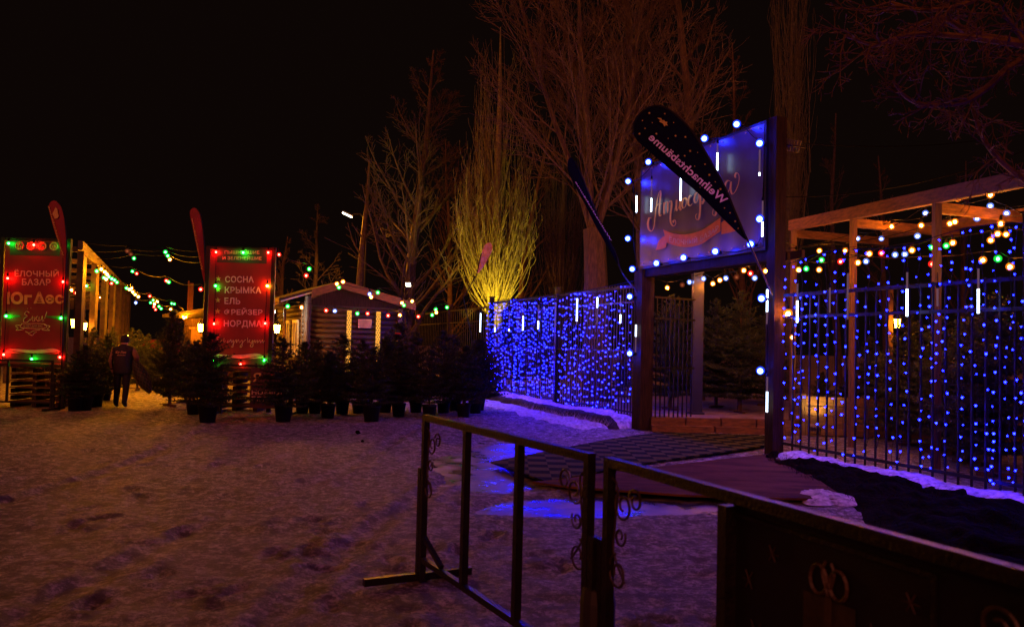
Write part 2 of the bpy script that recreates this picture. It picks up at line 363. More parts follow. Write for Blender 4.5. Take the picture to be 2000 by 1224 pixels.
H_ = np.interp(V_, [0, .15, .85, 1], [.02, .09, .07, -.04]) + (fbm(T_ * 4, O_ * 4 + 4, 4) - .45) * .24 * np.clip(4 * (1 - V_), 0, 1); i_ = np.arange(T_.size).reshape(T_.shape)
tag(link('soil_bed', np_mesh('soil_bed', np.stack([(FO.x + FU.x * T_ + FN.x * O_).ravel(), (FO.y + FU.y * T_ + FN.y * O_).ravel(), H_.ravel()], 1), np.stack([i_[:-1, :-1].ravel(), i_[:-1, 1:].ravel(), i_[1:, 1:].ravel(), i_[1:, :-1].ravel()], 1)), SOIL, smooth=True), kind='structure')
pc = G(1608, 972); ang = np.linspace(0, 2 * math.pi, 49)[:-1]; rad_ = np.linspace(0, 1, 10); A2, R2 = np.meshgrid(ang, rad_)
wob = 1 + (fbm(np.cos(A2) * 1.4 + 5, np.sin(A2) * 1.4 + 5, 4) - .45) * 1.3; MX = pc.x + .36 * R2 * wob * np.cos(A2); MY = pc.y + .48 * R2 * wob * np.sin(A2); MZ = .05 * np.clip(1 - R2 ** 2, 0, 1) ** .7 * (.35 + 1.3 * fbm(MX * 9, MY * 9, 4)) - .01 + .05 * (1 - R2)
i_ = np.arange(A2.size).reshape(A2.shape); i2_ = np.roll(i_, -1, 1); tag(link('snow_mound', np_mesh('snow_mound', np.stack([MX.ravel(), MY.ravel(), MZ.ravel()], 1), np.stack([i_[:-1].ravel(), i_[1:].ravel(), i2_[1:].ravel(), i2_[:-1].ravel()], 1)), SNOWM, smooth=True), kind='structure')

# ------------------------------------------------------------------ fences
def picket_mesh(h):
    m_ = MB(); m_.box((0, 0, h / 2), (.022, .022, h)); return m_.mesh('picket')
def fence(name, t0, t1, base, height, rails, step, label, posts, post_top, mt=BLACK_METAL, scroll=False):
    o = empty(name, M=Matrix.Translation(F(t0)) @ FM.to_3x3().to_4x4(), label=label, cat='fence'); L = t1 - t0
    pm = picket_mesh(height - base); pm.materials.append(mt)
    n = int(L / step)
    for i in range(n): inst('picket', pm, o, ((i + .5) * step, 0, base))
    for z, th in rails:
        m_ = MB(); m_.box((L / 2, 0, z), (L, .035, th)); m_.build('rail', mt, o)
    for t in posts:
        m_ = MB(); m_.box((t - t0, 0, post_top / 2), (.13, .13, post_top)); m_.box((t - t0, 0, post_top + .015), (.17, .17, .03)); m_.build('post', mt, o)
    return o
fence('iron_fence', 4.45, 14.1, .14, 3.12, [(3.06, .05), (2.72, .035), (.32, .04), (1.65, .03)], .135, 'tall black iron fence hung with a blue light curtain left of the gate', [8.8, 14.05], 3.25)
fence('iron_fence', 14.2, 24.0, .1, 3.0, [(2.95, .05), (2.5, .035), (.3, .04)], .25, 'unlit brown iron fence continuing behind the potted spruces beside the cabin', [18.9, 23.9], 3.1, mat('rust_brown_metal', (.035, .02, .011), .7, 0, .4, 10))
fence('iron_fence', -7.0, -.22, .10, 2.66, [(2.62, .05), (2.27, .045), (.24, .045)], .19, 'black iron fence with sparse blue lights right of the gate', [-4.45, -6.95], 3.35)
gl = empty('iron_gate_leaf', F(4.05, -.1), math.atan2(-FN.y, -FN.x) + R(12), 'black iron gate leaf swung open beside the dark left post', 'gate')
for i in range(9):
    m_ = MB(); m_.box((.1 + i * .13, 0, 1.45), (.022, .022, 2.7)); m_.build('picket', BLACK_METAL, gl)
for z in (.16, 1.3, 2.35, 2.8):
    m_ = MB(); m_.box((.62, 0, z), (1.2, .03, .04)); m_.build('rail', BLACK_METAL, gl)
m_ = MB()
for i in range(4):
    a = [Vector((.2 + i * .27 + .1 * math.cos(k / 12 * 2 * math.pi), 0, 2.57 + .1 * math.sin(k / 12 * 2 * math.pi))) for k in range(12)]; m_.tube(a, .008, 5, closed=True)
m_.build('ring_ornament', BLACK_METAL, gl)

# ------------------------------------------------------------------ light curtains
LEDM = emit('blue_led', (.0012, .0020, 1.0), 330); LEDCAP = WIRE; LEDM2 = emit('blue_led_dim', (.0016, .0028, 1.0), 140)
def curtain(t0, t1, off, ztop, zbot, step, dz, label, lr_=.0112, ledm=LEDM):
    o = empty('light_curtain', F(t0, off), 0, label, 'light curtain'); o.matrix_basis = Matrix.Translation(F(t0, off)) @ FM.to_3x3().to_4x4(); wm = MB(); lm = MB(); cm = MB()
    x = 0; L = t1 - t0
    def zt(x): return ztop(x / L) + .05 * math.sin(x * 2.6) 
    wm.tube([(x_, 0, zt(x_)) for x_ in np.arange(0, L + .01, .2)], .006, 4)
    while x <= L:
        z = zt(x); zb = zbot + rr.uniform(-.04, .12); pts = [(x, 0, z)]; dx = 0; zz = z - rr.uniform(.02, .12)
        while zz > zb:
            dx += rr.uniform(-.03, .03); dx *= .92; p = (x + dx + rr.uniform(-.012, .012), rr.uniform(-.02, .03), zz); pts.append(p)
            r = lr_ * rr.uniform(.6, 1.35)
            if rr.random() > .12:
                ring = [(math.cos(a_ * 1.2566), math.sin(a_ * 1.2566)) for a_ in range(5)]
                lm.add([(p[0] + c_ * r, p[1] + s_ * r, p[2]) for c_, s_ in ring] + [(p[0] + c_ * r * .7, p[1] + s_ * r * .7, p[2] + r * .8) for c_, s_ in ring] + [(p[0], p[1], p[2] - r * 1.1)], [(a_, (a_ + 1) % 5, 5 + (a_ + 1) % 5, 5 + a_) for a_ in range(5)] + [((a_ + 1) % 5, a_, 10) for a_ in range(5)])
                cm.add([(p[0] + c_ * r * .72, p[1] + s_ * r * .72, p[2] + r * .82) for c_, s_ in ring] + [(p[0], p[1] - .01, p[2] + r * 1.3)], [(a_, (a_ + 1) % 5, 5) for a_ in range(5)] + [(4, 3, 2, 1, 0)])
            zz -= dz * rr.uniform(.55, 1.5)
        wm.tube([(q_[0], q_[1] - .022, q_[2]) for q_ in pts], .0035, 3); x += step * rr.uniform(.55, 1.45)
    tag(wm.build('wire', WIRE, o), kind='stuff'); tag(lm.build('led', ledm, o), kind='stuff'); tag(cm.build('led_cap', LEDCAP, o), kind='stuff')
curtain(8.9, 14.2, .09, lambda a: 2.98 + .1 * a, .3, .19, .13, 'dense blue light curtain on the iron fence next to the potted spruces')
curtain(4.5, 8.65, .09, lambda a: 3.05 - .05 * a, .28, .185, .165, 'blue light curtain on the iron fence beside the dark left gate post')
curtain(-6.8, -.25, .09, lambda a: 3.3 - .15 * a, .2, .18, .165, 'sparse blue light curtain on the iron fence right of the gate', .012, LEDM2)

# ------------------------------------------------------------------ gate, sign
gp = MB(); gp.box((0, 0, 2.79), (.21, .21, 5.58)); g1 = tag(gp.build('gate_post', DARKWOOD, M=Matrix.Translation(F(0, 0)) @ FM.to_3x3().to_4x4()), 'tall dark timber gate post rising beside the sign', 'post')
gp = MB(); gp.box((0, 0, 1.72), (.34, .3, 3.44)); tag(gp.build('gate_post', DARKWOOD, M=Matrix.Translation(F(4.28, 0)) @ FM.to_3x3().to_4x4()), 'thick short dark timber gate post at the end of the blue lit fence', 'post')
gp = MB(); gp.box((2.2, -.0, 3.32), (4.3, .16, .2)); gp.box((2.2, -.3, 3.3), (4.3, .06, .14)); gp.box((2.2, -.6, 3.36), (4.3, .06, .14)); tag(gp.build('gate_beam', DARKWOOD, M=Matrix.Translation(F(0, 0)) @ FM.to_3x3().to_4x4()), 'dark timber crossbeam under the sign between the gate posts', 'beam')
SP0 = F(0, .16); SN = FN.copy()
sg = empty('gate_sign', M=Matrix.Translation(F(.14, .16, 0)) @ FM.to_3x3().to_4x4(), label='large dark canvas sign with gold script lettering and orange ribbon above the gate', cat='sign')
SGI = sg.matrix_basis.inverted()
SW = 4.05; SZ0, SZ1 = 3.44, 5.50
m_ = MB(); nx_, nz_ = 40, 20
for j in range(nz_ + 1):
    for i in range(nx_ + 1):
        a = i / nx_; b = j / nz_; m_.v.append((a * SW, .012 * math.sin(a * 19 + b * 3) * (.3 + .7 * (1 - b)) + .008 * math.sin(a * 47) * (1 - b), SZ0 + (SZ1 - SZ0) * b))
for j in range(nz_):
    for i in range(nx_): m_.f.append((j * (nx_ + 1) + i, j * (nx_ + 1) + i + 1, (j + 1) * (nx_ + 1) + i + 1, (j + 1) * (nx_ + 1) + i)); m_.m.append(0)
CANVAS = mat('sign_canvas', (.060, .040, .060), .34, 0, .12, 3, bump=.08, bscale=8)
canvas = m_.build('canvas', CANVAS, sg, smooth=True)
m_ = MB()
for z in (SZ0 - .03, SZ1 + .03): m_.box((SW / 2, -.03, z), (SW + .1, .05, .05))
for x in (-.03, SW + .03): m_.box((x, -.03, (SZ0 + SZ1) / 2), (.05, .05, SZ1 - SZ0 + .01))
m_.build('frame', BLACK_METAL, sg)
m_ = MB()
for a in np.linspace(.03, .97, 12):
    for z in (SZ0 + .05, SZ1 - .05): m_.sphere((a * SW, .02, z), .016, 6, 4)
tag(m_.build('grommet', mat('brass', (.5, .35, .12), .35, .9), sg), kind='stuff')
def c6(x, y): return (1230 + x / 6.121, 330 + y / 6.121)
PL = F(0, .16 + .035)
def sgl(x, y): return SGI @ onpl(*c6(x, y), PL, SN)
def ribbon(pts, wd, taper=True):
    P = catmull([Vector((x, y, 0)) for x, y in pts], 7); vs = []; fs = []
    for i, p in enumerate(P):
        d = (P[min(i + 1, len(P) - 1)] - P[max(i - 1, 0)]).normalized(); nn = Vector((-d.y, d.x, 0)); ww = wd * (.45 + .75 * max(0, d.y) ** 1.0) * (.5 if taper and (i < 2 or i > len(P) - 3) else 1)
        for s_ in (-1, 1): q_ = p + nn * ww * s_; vs.append(sgl(q_.x, q_.y))
    for i in range(len(P) - 1): fs.append((2 * i, 2 * i + 1, 2 * i + 3, 2 * i + 2))
    return vs, fs
SCR = mat('gold_script', (.72, .40, .10), .5, 0, .15, 8)
letters = [
    [[(262, 590), (232, 590), (216, 650), (228, 720), (262, 742), (288, 690), (300, 590), (318, 440), (345, 300), (370, 256)], [(372, 262), (362, 380), (352, 500), (360, 560), (385, 545)], [(305, 480), (335, 425), (380, 418)]],
    [[(400, 420), (412, 405), (410, 480), (408, 548)], [(410, 480), (425, 410), (448, 395), (455, 430), (452, 525)], [(452, 470), (470, 400), (495, 385), (500, 440), (486, 560), (490, 640), (520, 682), (548, 660), (545, 615), (522, 620), (522, 645)]],
    [[(535, 510), (550, 430), (560, 370), (556, 470), (566, 498), (590, 440), (600, 362), (598, 440), (606, 492), (625, 470)]],
    [[(662, 345), (635, 370), (625, 430), (640, 470), (668, 440), (676, 380), (662, 345), (690, 370)]],
    [[(742, 330), (722, 318), (702, 360), (700, 420), (722, 440), (752, 410)]],
    [[(812, 280), (785, 300), (772, 360), (785, 405), (815, 370), (825, 290), (838, 230)], [(838, 230), (842, 400), (838, 520), (822, 600), (795, 600), (788, 555), (806, 535)], [(840, 300), (862, 275), (885, 300), (888, 370), (868, 415), (848, 400), (900, 380)]],
    [[(930, 300), (950, 330), (925, 350), (905, 330), (925, 260), (955, 240), (968, 265), (990, 300)]],
    [[(1010, 235), (1018, 330), (1025, 440), (1035, 510), (1018, 556), (990, 540), (998, 480)], [(1012, 290), (1040, 215), (1070, 230), (1068, 300), (1035, 330)]],
    [[(1100, 320), (1110, 250)], [(1205, 150), (1170, 140), (1140, 190), (1140, 270), (1165, 290), (1195, 230), (1210, 155), (1205, 240), (1225, 300), (1260, 270), (1295, 190), (1308, 110), (1298, 60), (1272, 50), (1258, 85), (1270, 105)]]]
for L in letters:
    for st in L: m_ = MB(); m_.add(*ribbon(st, 9)); m_.build('lettering', SCR, canvas)
# orange ribbon below the script
def quadstrip(top, bot, mt, name):
    T_ = catmull([Vector((*p, 0)) for p in top], 6); B_ = catmull([Vector((*p, 0)) for p in bot], 6); m_ = MB(); k = min(len(T_), len(B_))
    m_.add([onrib(p.x, p.y) for p in T_[:k]] + [onrib(p.x, p.y) for p in B_[:k]], [(i, i + 1, k + i + 1, k + i) for i in range(k - 1)]); return m_.build(name, mt, canvas)
PL2 = F(0, .16 + .028)
def onrib(x, y): return SGI @ onpl(*c6(x, y), PL2, SN)
ORG = mat('orange_print', (.75, .14, .002), .5, 0, .15, 5)
quadstrip([(345, 860), (400, 810), (445, 790)], [(310, 970), (370, 960), (435, 935)], ORG, 'ribbon_tail')
quadstrip([(400, 725), (520, 770), (680, 780), (840, 740), (960, 670), (1085, 580)], [(440, 880), (540, 915), (680, 935), (840, 905), (960, 830), (1085, 745)], ORG, 'ribbon')
quadstrip([(1095, 640), (1180, 585), (1260, 560)], [(1095, 780), (1180, 765), (1270, 740)], ORG, 'ribbon_tail')
def ribtxt(x, y):
    a = 470 + x * 590; f = (a - 440) / 645; base = np.interp(a, [440, 540, 680, 840, 960, 1085], [865, 893, 905, 872, 800, 715]); return onrib_t(a, base - y * 78)
PL3 = F(0, .16 + .040)
def onrib_t(x, y): return SGI @ onpl(*c6(x, y), PL3, SN)
FPINK = mat('faded_pink_print', (.80, .42, .14), .5)
lettering('ЁЛОЧНЫЙ', 0, 0, 0, FPINK, canvas, .01, fn=lambda x, y: ribtxt(x * .57, y)); lettering('БАЗАР', 0, 0, 0, FPINK, canvas, .01, fn=lambda x, y: ribtxt(.63 + x * .37, y * .85))

# small floodlights under the gate beam and one at the back of the tall post
def floodlight(p, aim, sz, label, face, lamp=None, arm=None):
    p = Vector(p); aim = Vector(aim).normalized(); q_ = aim.to_track_quat('Z', 'Y').to_matrix().to_4x4()
    o = empty('floodlight', M=Matrix.Translation(p) @ q_, label=label, cat='floodlight')
    m_ = MB(); m_.box((0, 0, -.05), (sz, sz * .75, .07)); m_.build('housing', mat('grey_housing', (.16, .15, .14), .5, .3), o)
    for k in range(4):
        m_ = MB(); m_.box((-sz * .36 + k * sz * .24, 0, -.1), (.012, sz * .7, .035)); m_.build('fin', MATS['grey_housing'], o)
    m_ = MB(); m_.box((0, 0, -.012), (sz * .86, sz * .6, .012)); m_.build('lens', face, o)
    m_ = MB(); m_.tube([(sz * .55, 0, -.05), (sz * .55, 0, -.2), (-sz * .55, 0, -.2), (-sz * .55, 0, -.05)], .012, 5)
    if arm: m_.tube([(0, 0, -.2), q_.inverted().to_3x3() @ (Vector(arm) - p)], .015, 5)
    m_.build('bracket', BLACK_METAL, o)
    if lamp:
        c, e, ang = lamp; ld = bpy.data.lights.new('flood_lamp', 'SPOT'); ld.energy = e; ld.color = c; ld.spot_size = R(ang); ld.spot_blend = .8; ld.shadow_soft_size = .08
        lo = bpy.data.objects.new('flood_lamp', ld); col.objects.link(lo); lo.parent = o; lo.location = (0, 0, .06); lo.rotation_euler = (math.pi, 0, 0)
    return o
DEADLENS = mat('unlit_lens', (.3, .28, .25), .25)
for (px, py, off, lab) in ((1308, 533, -.28, 'small grey unlit floodlight under the beam near the short gate post'), (1372, 520, -.28, 'small grey unlit floodlight under the beam above the metal pole'), (1432, 514, -.28, 'small grey unlit floodlight under the beam nearest the tall post')):
    p = onpl(px, py, F(0, off), SN); floodlight(p, (.2, .6, -.8), .17, lab, DEADLENS, arm=(p.x, p.y, 3.3))

# ------------------------------------------------------------------ bulbs
bulb_me = {}
COLS = {'p': ((1, .28, .003), 11000, (1, .22, .010), 1.7), 'o': ((1, .24, .012), 1300, (1, .20, .010), 1.7), 'r': ((1, .006, .003), 900, (1, .015, .01), 1.7), 'g': ((.010, 1, .03), 320, (.012, .70, .05), 1.5),
        'w': ((.35, .48, 1), 60, (.16, .26, 1), 1.6), 'd': ((1, .25, .08), .5, (.5, .08, .03), .3), 'y': ((1, .25, .014), 1300, (1, .26, .015), 1.8)}
def bulb_mesh(c, r=.058):
    key = (c, r)
    if key in bulb_me: return bulb_me[key]
    cc, s, sc_, ss = COLS[c]; m_ = MB(); m_.mi = 0; m_.sphere((0, 0, -r * .06), r * .44, 10, 7); m_.mi = 1; m_.sphere((0, 0, 0), r, 12, 8)
    me = m_.mesh('bulb'); me.materials.append(emit('filament_' + c, cc, s)); me.materials.append(shell('glass_' + c, sc_, ss)); me.polygons.foreach_set('material_index', m_.m); me.polygons.foreach_set('use_smooth', [True] * len(me.polygons)); bulb_me[key] = me; return me
m_ = MB(); m_.lathe([(.02, 0), (.024, .03), (.016, .075), (.008, .085)], 8); SOCK = m_.mesh('socket'); SOCK.materials.append(WIRE)
def string_lights(pts, label, ends=(), r=.058, sag=.05, group=None):
    """pts: (Vector, colour) along the cable; ends: extra cable points before/after"""
    o = empty('string_lights', pts[0][0], 0, label, 'string lights', group); o0 = Vector(pts[0][0]); P = []
    for p, c in pts:
        b = inst('bulb', bulb_mesh(c, r), o, p - o0); inst('socket', SOCK, b, (0, 0, r * .8)); P.append(p + Vector((0, 0, r * .8 + .08)) - o0)
    if ends and ends[0] is not None: P = [Vector(ends[0]) - o0] + P
    if len(ends) > 1 and ends[1] is not None: P = P + [Vector(ends[1]) - o0]
    W = []
    for a, b in zip(P[:-1], P[1:]):
        n = max(2, int((b - a).length / .5)); s_ = sag * (b - a).length * .6
        for k in range(n): t = k / n; W.append(a.lerp(b, t) - Vector((0, 0, 4 * s_ * t * (1 - t))))
    W.append(P[-1]); m_ = MB(); m_.tube(W, .008, 4); m_.build('cable', WIRE, o); return o
def from_crop(lst, fx, Y0, Y1, fn):
    xs_ = [a[0] for a in lst]; x0, x1 = min(xs_), max(xs_); out = []
    for x, y, c in lst:
        px, py = fn(x, y); out.append((atY(px, py, Y0 + (Y1 - Y0) * (x - x0) / max(1, x1 - x0)), c))
    return out
cB = lambda x, y: (120 + x / 4.707, 440 + y / 4.707)
full = lambda x, y: (x, y)
c7 = lambda x, y: (1500 + x / 1.942, 330 + y / 1.942)
cG = lambda x, y: (1220 + x / 2.914, 480 + y / 2.914)

# ------------------------------------------------------------------ banner towers
def banner_tower(px_l, px_r, py_t, py_b, pyg, Y, label):
    """two posts, a printed canvas between; returns root and mapping pixel -> local"""
    a = atY(px_l, py_t, Y); b = atY(px_r, py_t + 4, Y); wd = (b - a).length; top = max(a.z, b.z); bot = atY((px_l + px_r) / 2, py_b, Y).z
    o = empty('banner_tower', (a.x, Y, 0), 0, label, 'banner')
    for x in (-.05, wd + .05):
        m_ = MB(); m_.box((x, .02, (top + .08) / 2), (.09, .09, top + .08)); m_.build('post', BLACK_METAL, o)
    for z in (top + .04, bot - .04):
        m_ = MB(); m_.box((wd / 2, .03, z), (wd, .07, .07)); m_.build('crossbar', BLACK_METAL, o)
    m_ = MB(); m_.box((wd / 2, .0, (top + bot) / 2), (wd - .01, .012, top - bot)); cv = m_.build('canvas', RED, o)
    def loc(px, py, d=.012): p = atY(px, py, Y); return Vector((p.x - a.x, -d, p.z))
    return o, cv, loc, wd, top, bot
def pxtext(s, loc, x0, y0, x1, y1, mt, par, bold=.0, shear=0, skew=0):
    """text in the pixel box x0..x1, y0 (top) .. y1 (bottom)"""
    p = loc(x0, y1); X = loc(x1, y1 + skew) - p; Yv = loc(x0, y0) - p; return lettering(s, p, X, Yv, mt, par, bold, shear)
def panel(pts, loc, mt, par, name, d=.009):
    m_ = MB(); P = [loc(x, y, d) for x, y in pts]; m_.poly(P, (0, .002, 0)); return m_.build(name, mt, par)
def strokes(lst, loc, wd, mt, par, name='lettering', d=.012):
    m_ = MB()
    for st in lst:
        P = [loc(x, y, d) for x, y in st]; P = catmull(P, 5)
        m_.tube(P, wd, 4)
    return m_.build(name, mt, par)
def star(cx, cy, r, loc, mt, par):
    pts = []
    for k in range(10): a = math.pi / 2 + k * math.pi / 5; q_ = r if k % 2 == 0 else r * .42; pts.append((cx + q_ * math.cos(a), cy - q_ * math.sin(a)))
    m_ = MB(); P = [loc(x, y, .012) for x, y in pts]; c = loc(cx, cy, .012); m_.add(P + [c], [(i, (i + 1) % 10, 10) for i in range(10)]); return m_.build('star', mt, par)
bt1, cv1, loc1, w1, top1, bot1 = banner_tower(11, 131, 470, 710, 795, 19.0, 'red banner with gold logo, fir branch print and coloured bulbs beside the pergola')
panel([(20, 471), (118, 473), (117, 500), (20, 498)], loc1, GREENV, cv1, 'green_strip')
for k, x in enumerate((39, 60.5, 83.5, 106)):
    mt = (mat('emblem_orange', (.42, .16, .05), .5, 0, .4, 30), mat('emblem_red', (.5, .07, .03), .5, 0, .4, 30), MATS.get('emblem_red'), mat('emblem_gold', (.36, .24, .08), .5, 0, .5, 30))[k] or MATS['emblem_red']
    m_ = MB(); c = loc1(x, 480 + k * .4, .014); m_.lathe([(.105, -.003), (.105, .003)], 20, c, Matrix.Rotation(R(90), 3, 'X')); em = m_.build('emblem', mt, cv1)
    m_ = MB(); m_.tube([c + Vector((.085 * math.cos(a), -.008, .085 * math.sin(a))) for a in np.linspace(0, 2 * math.pi, 20)[:-1]], .006, 4, closed=True); m_.build('ring', CREAM, em)
    m_ = MB(); m_.tube([c + Vector((-.04, -.008, -.03)), c + Vector((0, -.008, .04)), c + Vector((.04, -.008, -.03))], .006, 4); m_.build('mark', CREAM, em)
pxtext('ЁЛОЧНЫЙ', loc1, 29, 525.5, 115, 540, CREAM, cv1, .022, skew=.5)
pxtext('БАЗАР', loc1, 43.5, 544, 99.5, 557, CREAM, cv1, .022, skew=.5)
pxtext('Ю', loc1, 14, 570, 46, 594, GOLDP, cv1, .05); pxtext('г', loc1, 48, 576, 63, 594, GOLDP, cv1, .04)
pxtext('Λес', loc1, 66, 570, 125, 593, GOLDP, cv1, .035, skew=.3)
m_ = MB()
for k in range(5): z0 = loc1(78, 591 - k * 4.2); m_.box(z0 + Vector((0, -.003, 0)), (.16 - .026 * k, .004, .018))
m_.build('tree_mark', GOLDP, cv1)
def E_script(x, y, s):
    return [[(x + 6 * s, y - 8 * s), (x + 2 * s, y - 10 * s), (x - 1 * s, y - 6 * s), (x + 3 * s, y - 3 * s), (x - 2 * s, y + 1 * s), (x - 2 * s, y + 6 * s), (x + 3 * s, y + 6 * s), (x + 7 * s, y + 2 * s)], [(x + 3 * s, y - 14 * s), (x + 4 * s, y - 14.5 * s)], [(x + 8 * s, y - 15 * s), (x + 9 * s, y - 15.4 * s)]]
strokes(E_script(50, 621, 1.3) + [[(59, 626), (63, 621), (64, 617), (64, 626), (67, 627)], [(67, 618), (68, 627), (70, 621), (74, 617), (71, 622), (75, 627), (77, 625)], [(77, 618), (77, 626), (81, 624), (83, 617), (83, 627), (86, 625)], [(92, 608), (88, 622)], [(86.5, 627), (86.8, 627.5)]], loc1, .008, CREAM, cv1)
strokes([[(43, 632), (86, 632.5), (87, 641), (43, 640), (43, 632)], [(43, 635), (31, 636), (36, 641), (32, 645), (47, 643), (43, 640)], [(87, 635), (98, 637), (93, 642), (97, 645), (83, 644), (87, 641)], [(50, 647), (58, 650), (66, 646), (78, 644)], [(56, 652), (64, 655), (67, 651), (72, 648)]], loc1, .007, CREAM, cv1, 'scroll_ornament')
pxtext('10 ЛЕТ ДЛЯ ВАС', loc1, 46, 634.5, 84, 639, CREAM, cv1, .01)
def fir_sprig(x0, y0, x1, y1, loc, par):
    m_ = MB(); n = 14
    for k in range(n):
        t = k / n; bx = x0 + (x1 - x0) * t; by = y0 + (y1 - y0) * t; d = 1 if x1 > x0 else -1
        for s_ in (-1, 1): m_.tube([loc(bx, by, .011), loc(bx + d * 5, by + s_ * 4 * (1 - t * .6), .013)], [.006, .003], 3)
    m_.tube([loc(x0, y0, .011), loc(x1, y1, .011)], .006, 4); m_.build('fir_branch_print', mat('sprig_green', (.05, .20, .03), .6), par)
fir_sprig(14, 618, 39, 617, loc1, cv1); fir_sprig(122, 621, 92, 618, loc1, cv1)
SNOWP = mat('snow_print', (.55, .36, .26), .6, 0, .2, 5)
def snowcap(pts, loc, par):
    top = catmull([Vector((*p, 0)) for p in pts], 5); m_ = MB(); yb = max(p[1] for p in pts); P = [loc(p.x, p.y, .016) for p in top]; B = [loc(p.x, yb, .016) for p in top]; k = len(P)
    m_.add(P + B, [(i, i + 1, k + i + 1, k + i) for i in range(k - 1)]); return m_.build('snow_print', SNOWP, par)
panel([(4, 689), (124, 692), (124, 709), (4, 707)], loc1, GREENV, cv1, 'green_strip', .014)
snowcap([(11, 688), (16, 682), (30, 681), (60, 683), (85, 682), (103, 680), (115, 683), (120, 689)], loc1, cv1)
pxtext('YUGLES.RU', loc1, 46, 697, 88, 703.5, mat('yellowgreen_print', (.40, .44, .08), .6), cv1, .02)
bt2, cv2, loc2, w2, top2, bot2 = banner_tower(411, 531, 487, 718, 802, 19.3, 'red price banner listing tree kinds with stars and coloured bulbs beside the cabin')
panel([(425, 485), (522, 487), (521, 515), (424, 512)], loc2, GREENV, cv2, 'green_strip')
pxtext('ПЫШНЕЙШИЕ', loc2, 439, 487.5, 507, 495.5, CREAM, cv2, .018, skew=.8)
pxtext('И ЗЕЛЕНЕЙШИЕ', loc2, 435, 499, 511, 507, CREAM, cv2, .018, skew=.8)
for s, x1, y in (('СОСНА', 496, 539), ('КРЫМКА', 510.5, 560), ('ЕЛЬ', 469.5, 581), ('ФРЕЙЗЕР', 513, 602.5), ('НОРДМАН', 523, 625)):
    xx = 440 - (y - 539) * .03; pxtext(s, loc2, xx, y - (1.5 if 'Й' in s else 0), x1, y + 12.5 + (2.5 if 'Д' in s else 0), PINKP, cv2, .022, skew=.5)
    star(427 - (y - 539) * .025, y + 5, 6, loc2, GOLDP, cv2)
strokes(E_script(424, 665, .75) + [[(431, 668), (434, 664), (434, 669), (437, 666), (438, 660), (438, 669), (441, 664)], [(446, 664), (444, 669), (449, 666), (451, 663), (453, 669), (456, 664), (456, 676), (453, 677), (458, 668), (462, 663), (462, 669), (466, 663), (468, 669), (473, 664), (473, 676), (469, 677), (475, 668), (480, 663)],
          [(484, 659), (484, 669), (489, 663), (486, 666), (491, 669), (494, 664), (494, 676), (489, 675), (498, 664), (498, 669), (503, 664), (503, 669), (508, 664), (509, 669), (513, 664), (514, 669), (518, 663)]], loc2, .006, CREAM, cv2)
panel([(408, 699), (520, 701), (519, 718), (408, 716)], loc2, GREENV, cv2, 'green_strip', .014)
snowcap([(416, 698), (420, 693), (430, 691.5), (455, 693), (478, 692), (500, 690), (512, 693), (519, 700)], loc2, cv2)
pxtext('ЮГ-ЛЕС.РФ', loc2, 449, 707.5, 487, 713.5, CREAM, cv2, .02)
def on_banner(lst, Y, d, label):
    string_lights([(atY(x, y, Y - d), c) for x, y, c in lst], label, r=.05, sag=.02)
on_banner([(17, 475, 'g'), (66, 478, 'r'), (122, 477, 'g'), (123, 550, 'r'), (119, 621, 'g'), (117, 697, 'r'), (62, 701, 'g'), (7, 692, 'r'), (12, 617, 'g'), (15, 543, 'r')], 19.0, .085, 'string of red and green bulbs round the red logo banner')
on_banner([(545, 497, 'r'), (524, 493, 'r'), (475, 493, 'g'), (422, 492, 'r'), (421, 558, 'g'), (418, 632, 'r'), (417, 703, 'g'), (470, 711, 'r'), (516, 703, 'g'), (518, 631, 'r'), (522, 558, 'y')], 19.3, .085, 'string of red and green bulbs round the red price banner')

# ------------------------------------------------------------------ flags
def cloth(outline, p0, n, mt, name, parent, inv, bulge=.05):
    c = sum((Vector((*p, 0)) for p in outline), Vector()) / len(outline); m_ = MB(); P = catmull([Vector((*p, 0)) for p in outline + [outline[0]]], 4)[:-1]; k = len(P); rings = 5
    for r_ in range(rings):
        f = r_ / rings
        for p in P:
            q_ = p.lerp(c, f); m_.v.append(tuple(inv @ (onpl(q_.x, q_.y, p0, n) + n * (bulge * math.sin(f * math.pi / 2) ))))
    m_.v.append(tuple(inv @ (onpl(c.x, c.y, p0, n) + n * bulge)))
    for r_ in range(rings - 1):
        for i in range(k): m_.f.append((r_ * k + i, r_ * k + (i + 1) % k, (r_ + 1) * k + (i + 1) % k, (r_ + 1) * k + i)); m_.m.append(0)
    for i in range(k): m_.f.append(((rings - 1) * k + i, (rings - 1) * k + (i + 1) % k, rings * k)); m_.m.append(0)
    return m_.build(name, mt, parent, smooth=True)
NAVY = mat('navy_flag_cloth', (.0018, .0030, .012), .8, 0, .15, 5, spec=.08)
c5 = lambda x, y: (1190 + x / 3.497, 190 + y / 3.497)
FY = 12.7; fn = Vector((-.12, -1, 0)).normalized(); fp0 = atY(1460, 466, FY)
base = atY(1508, 575, 13.3)
flag = empty('teardrop_flag', base, 0, 'black teardrop flag with mirrored pale lettering and yellow stars before the sign', 'flag'); inv = Matrix.Translation(-base)
out = [c5(*p) for p in ((945, 975), (885, 845), (800, 640), (740, 520), (660, 385), (600, 285), (540, 205), (470, 138), (400, 85), (330, 63), (260, 78), (200, 128), (168, 190), (166, 250), (195, 302), (250, 350), (350, 438), (470, 540), (600, 650), (720, 772), (820, 872), (915, 962))]
fc = cloth(out, fp0, fn, NAVY, 'cloth', flag, inv, .05)
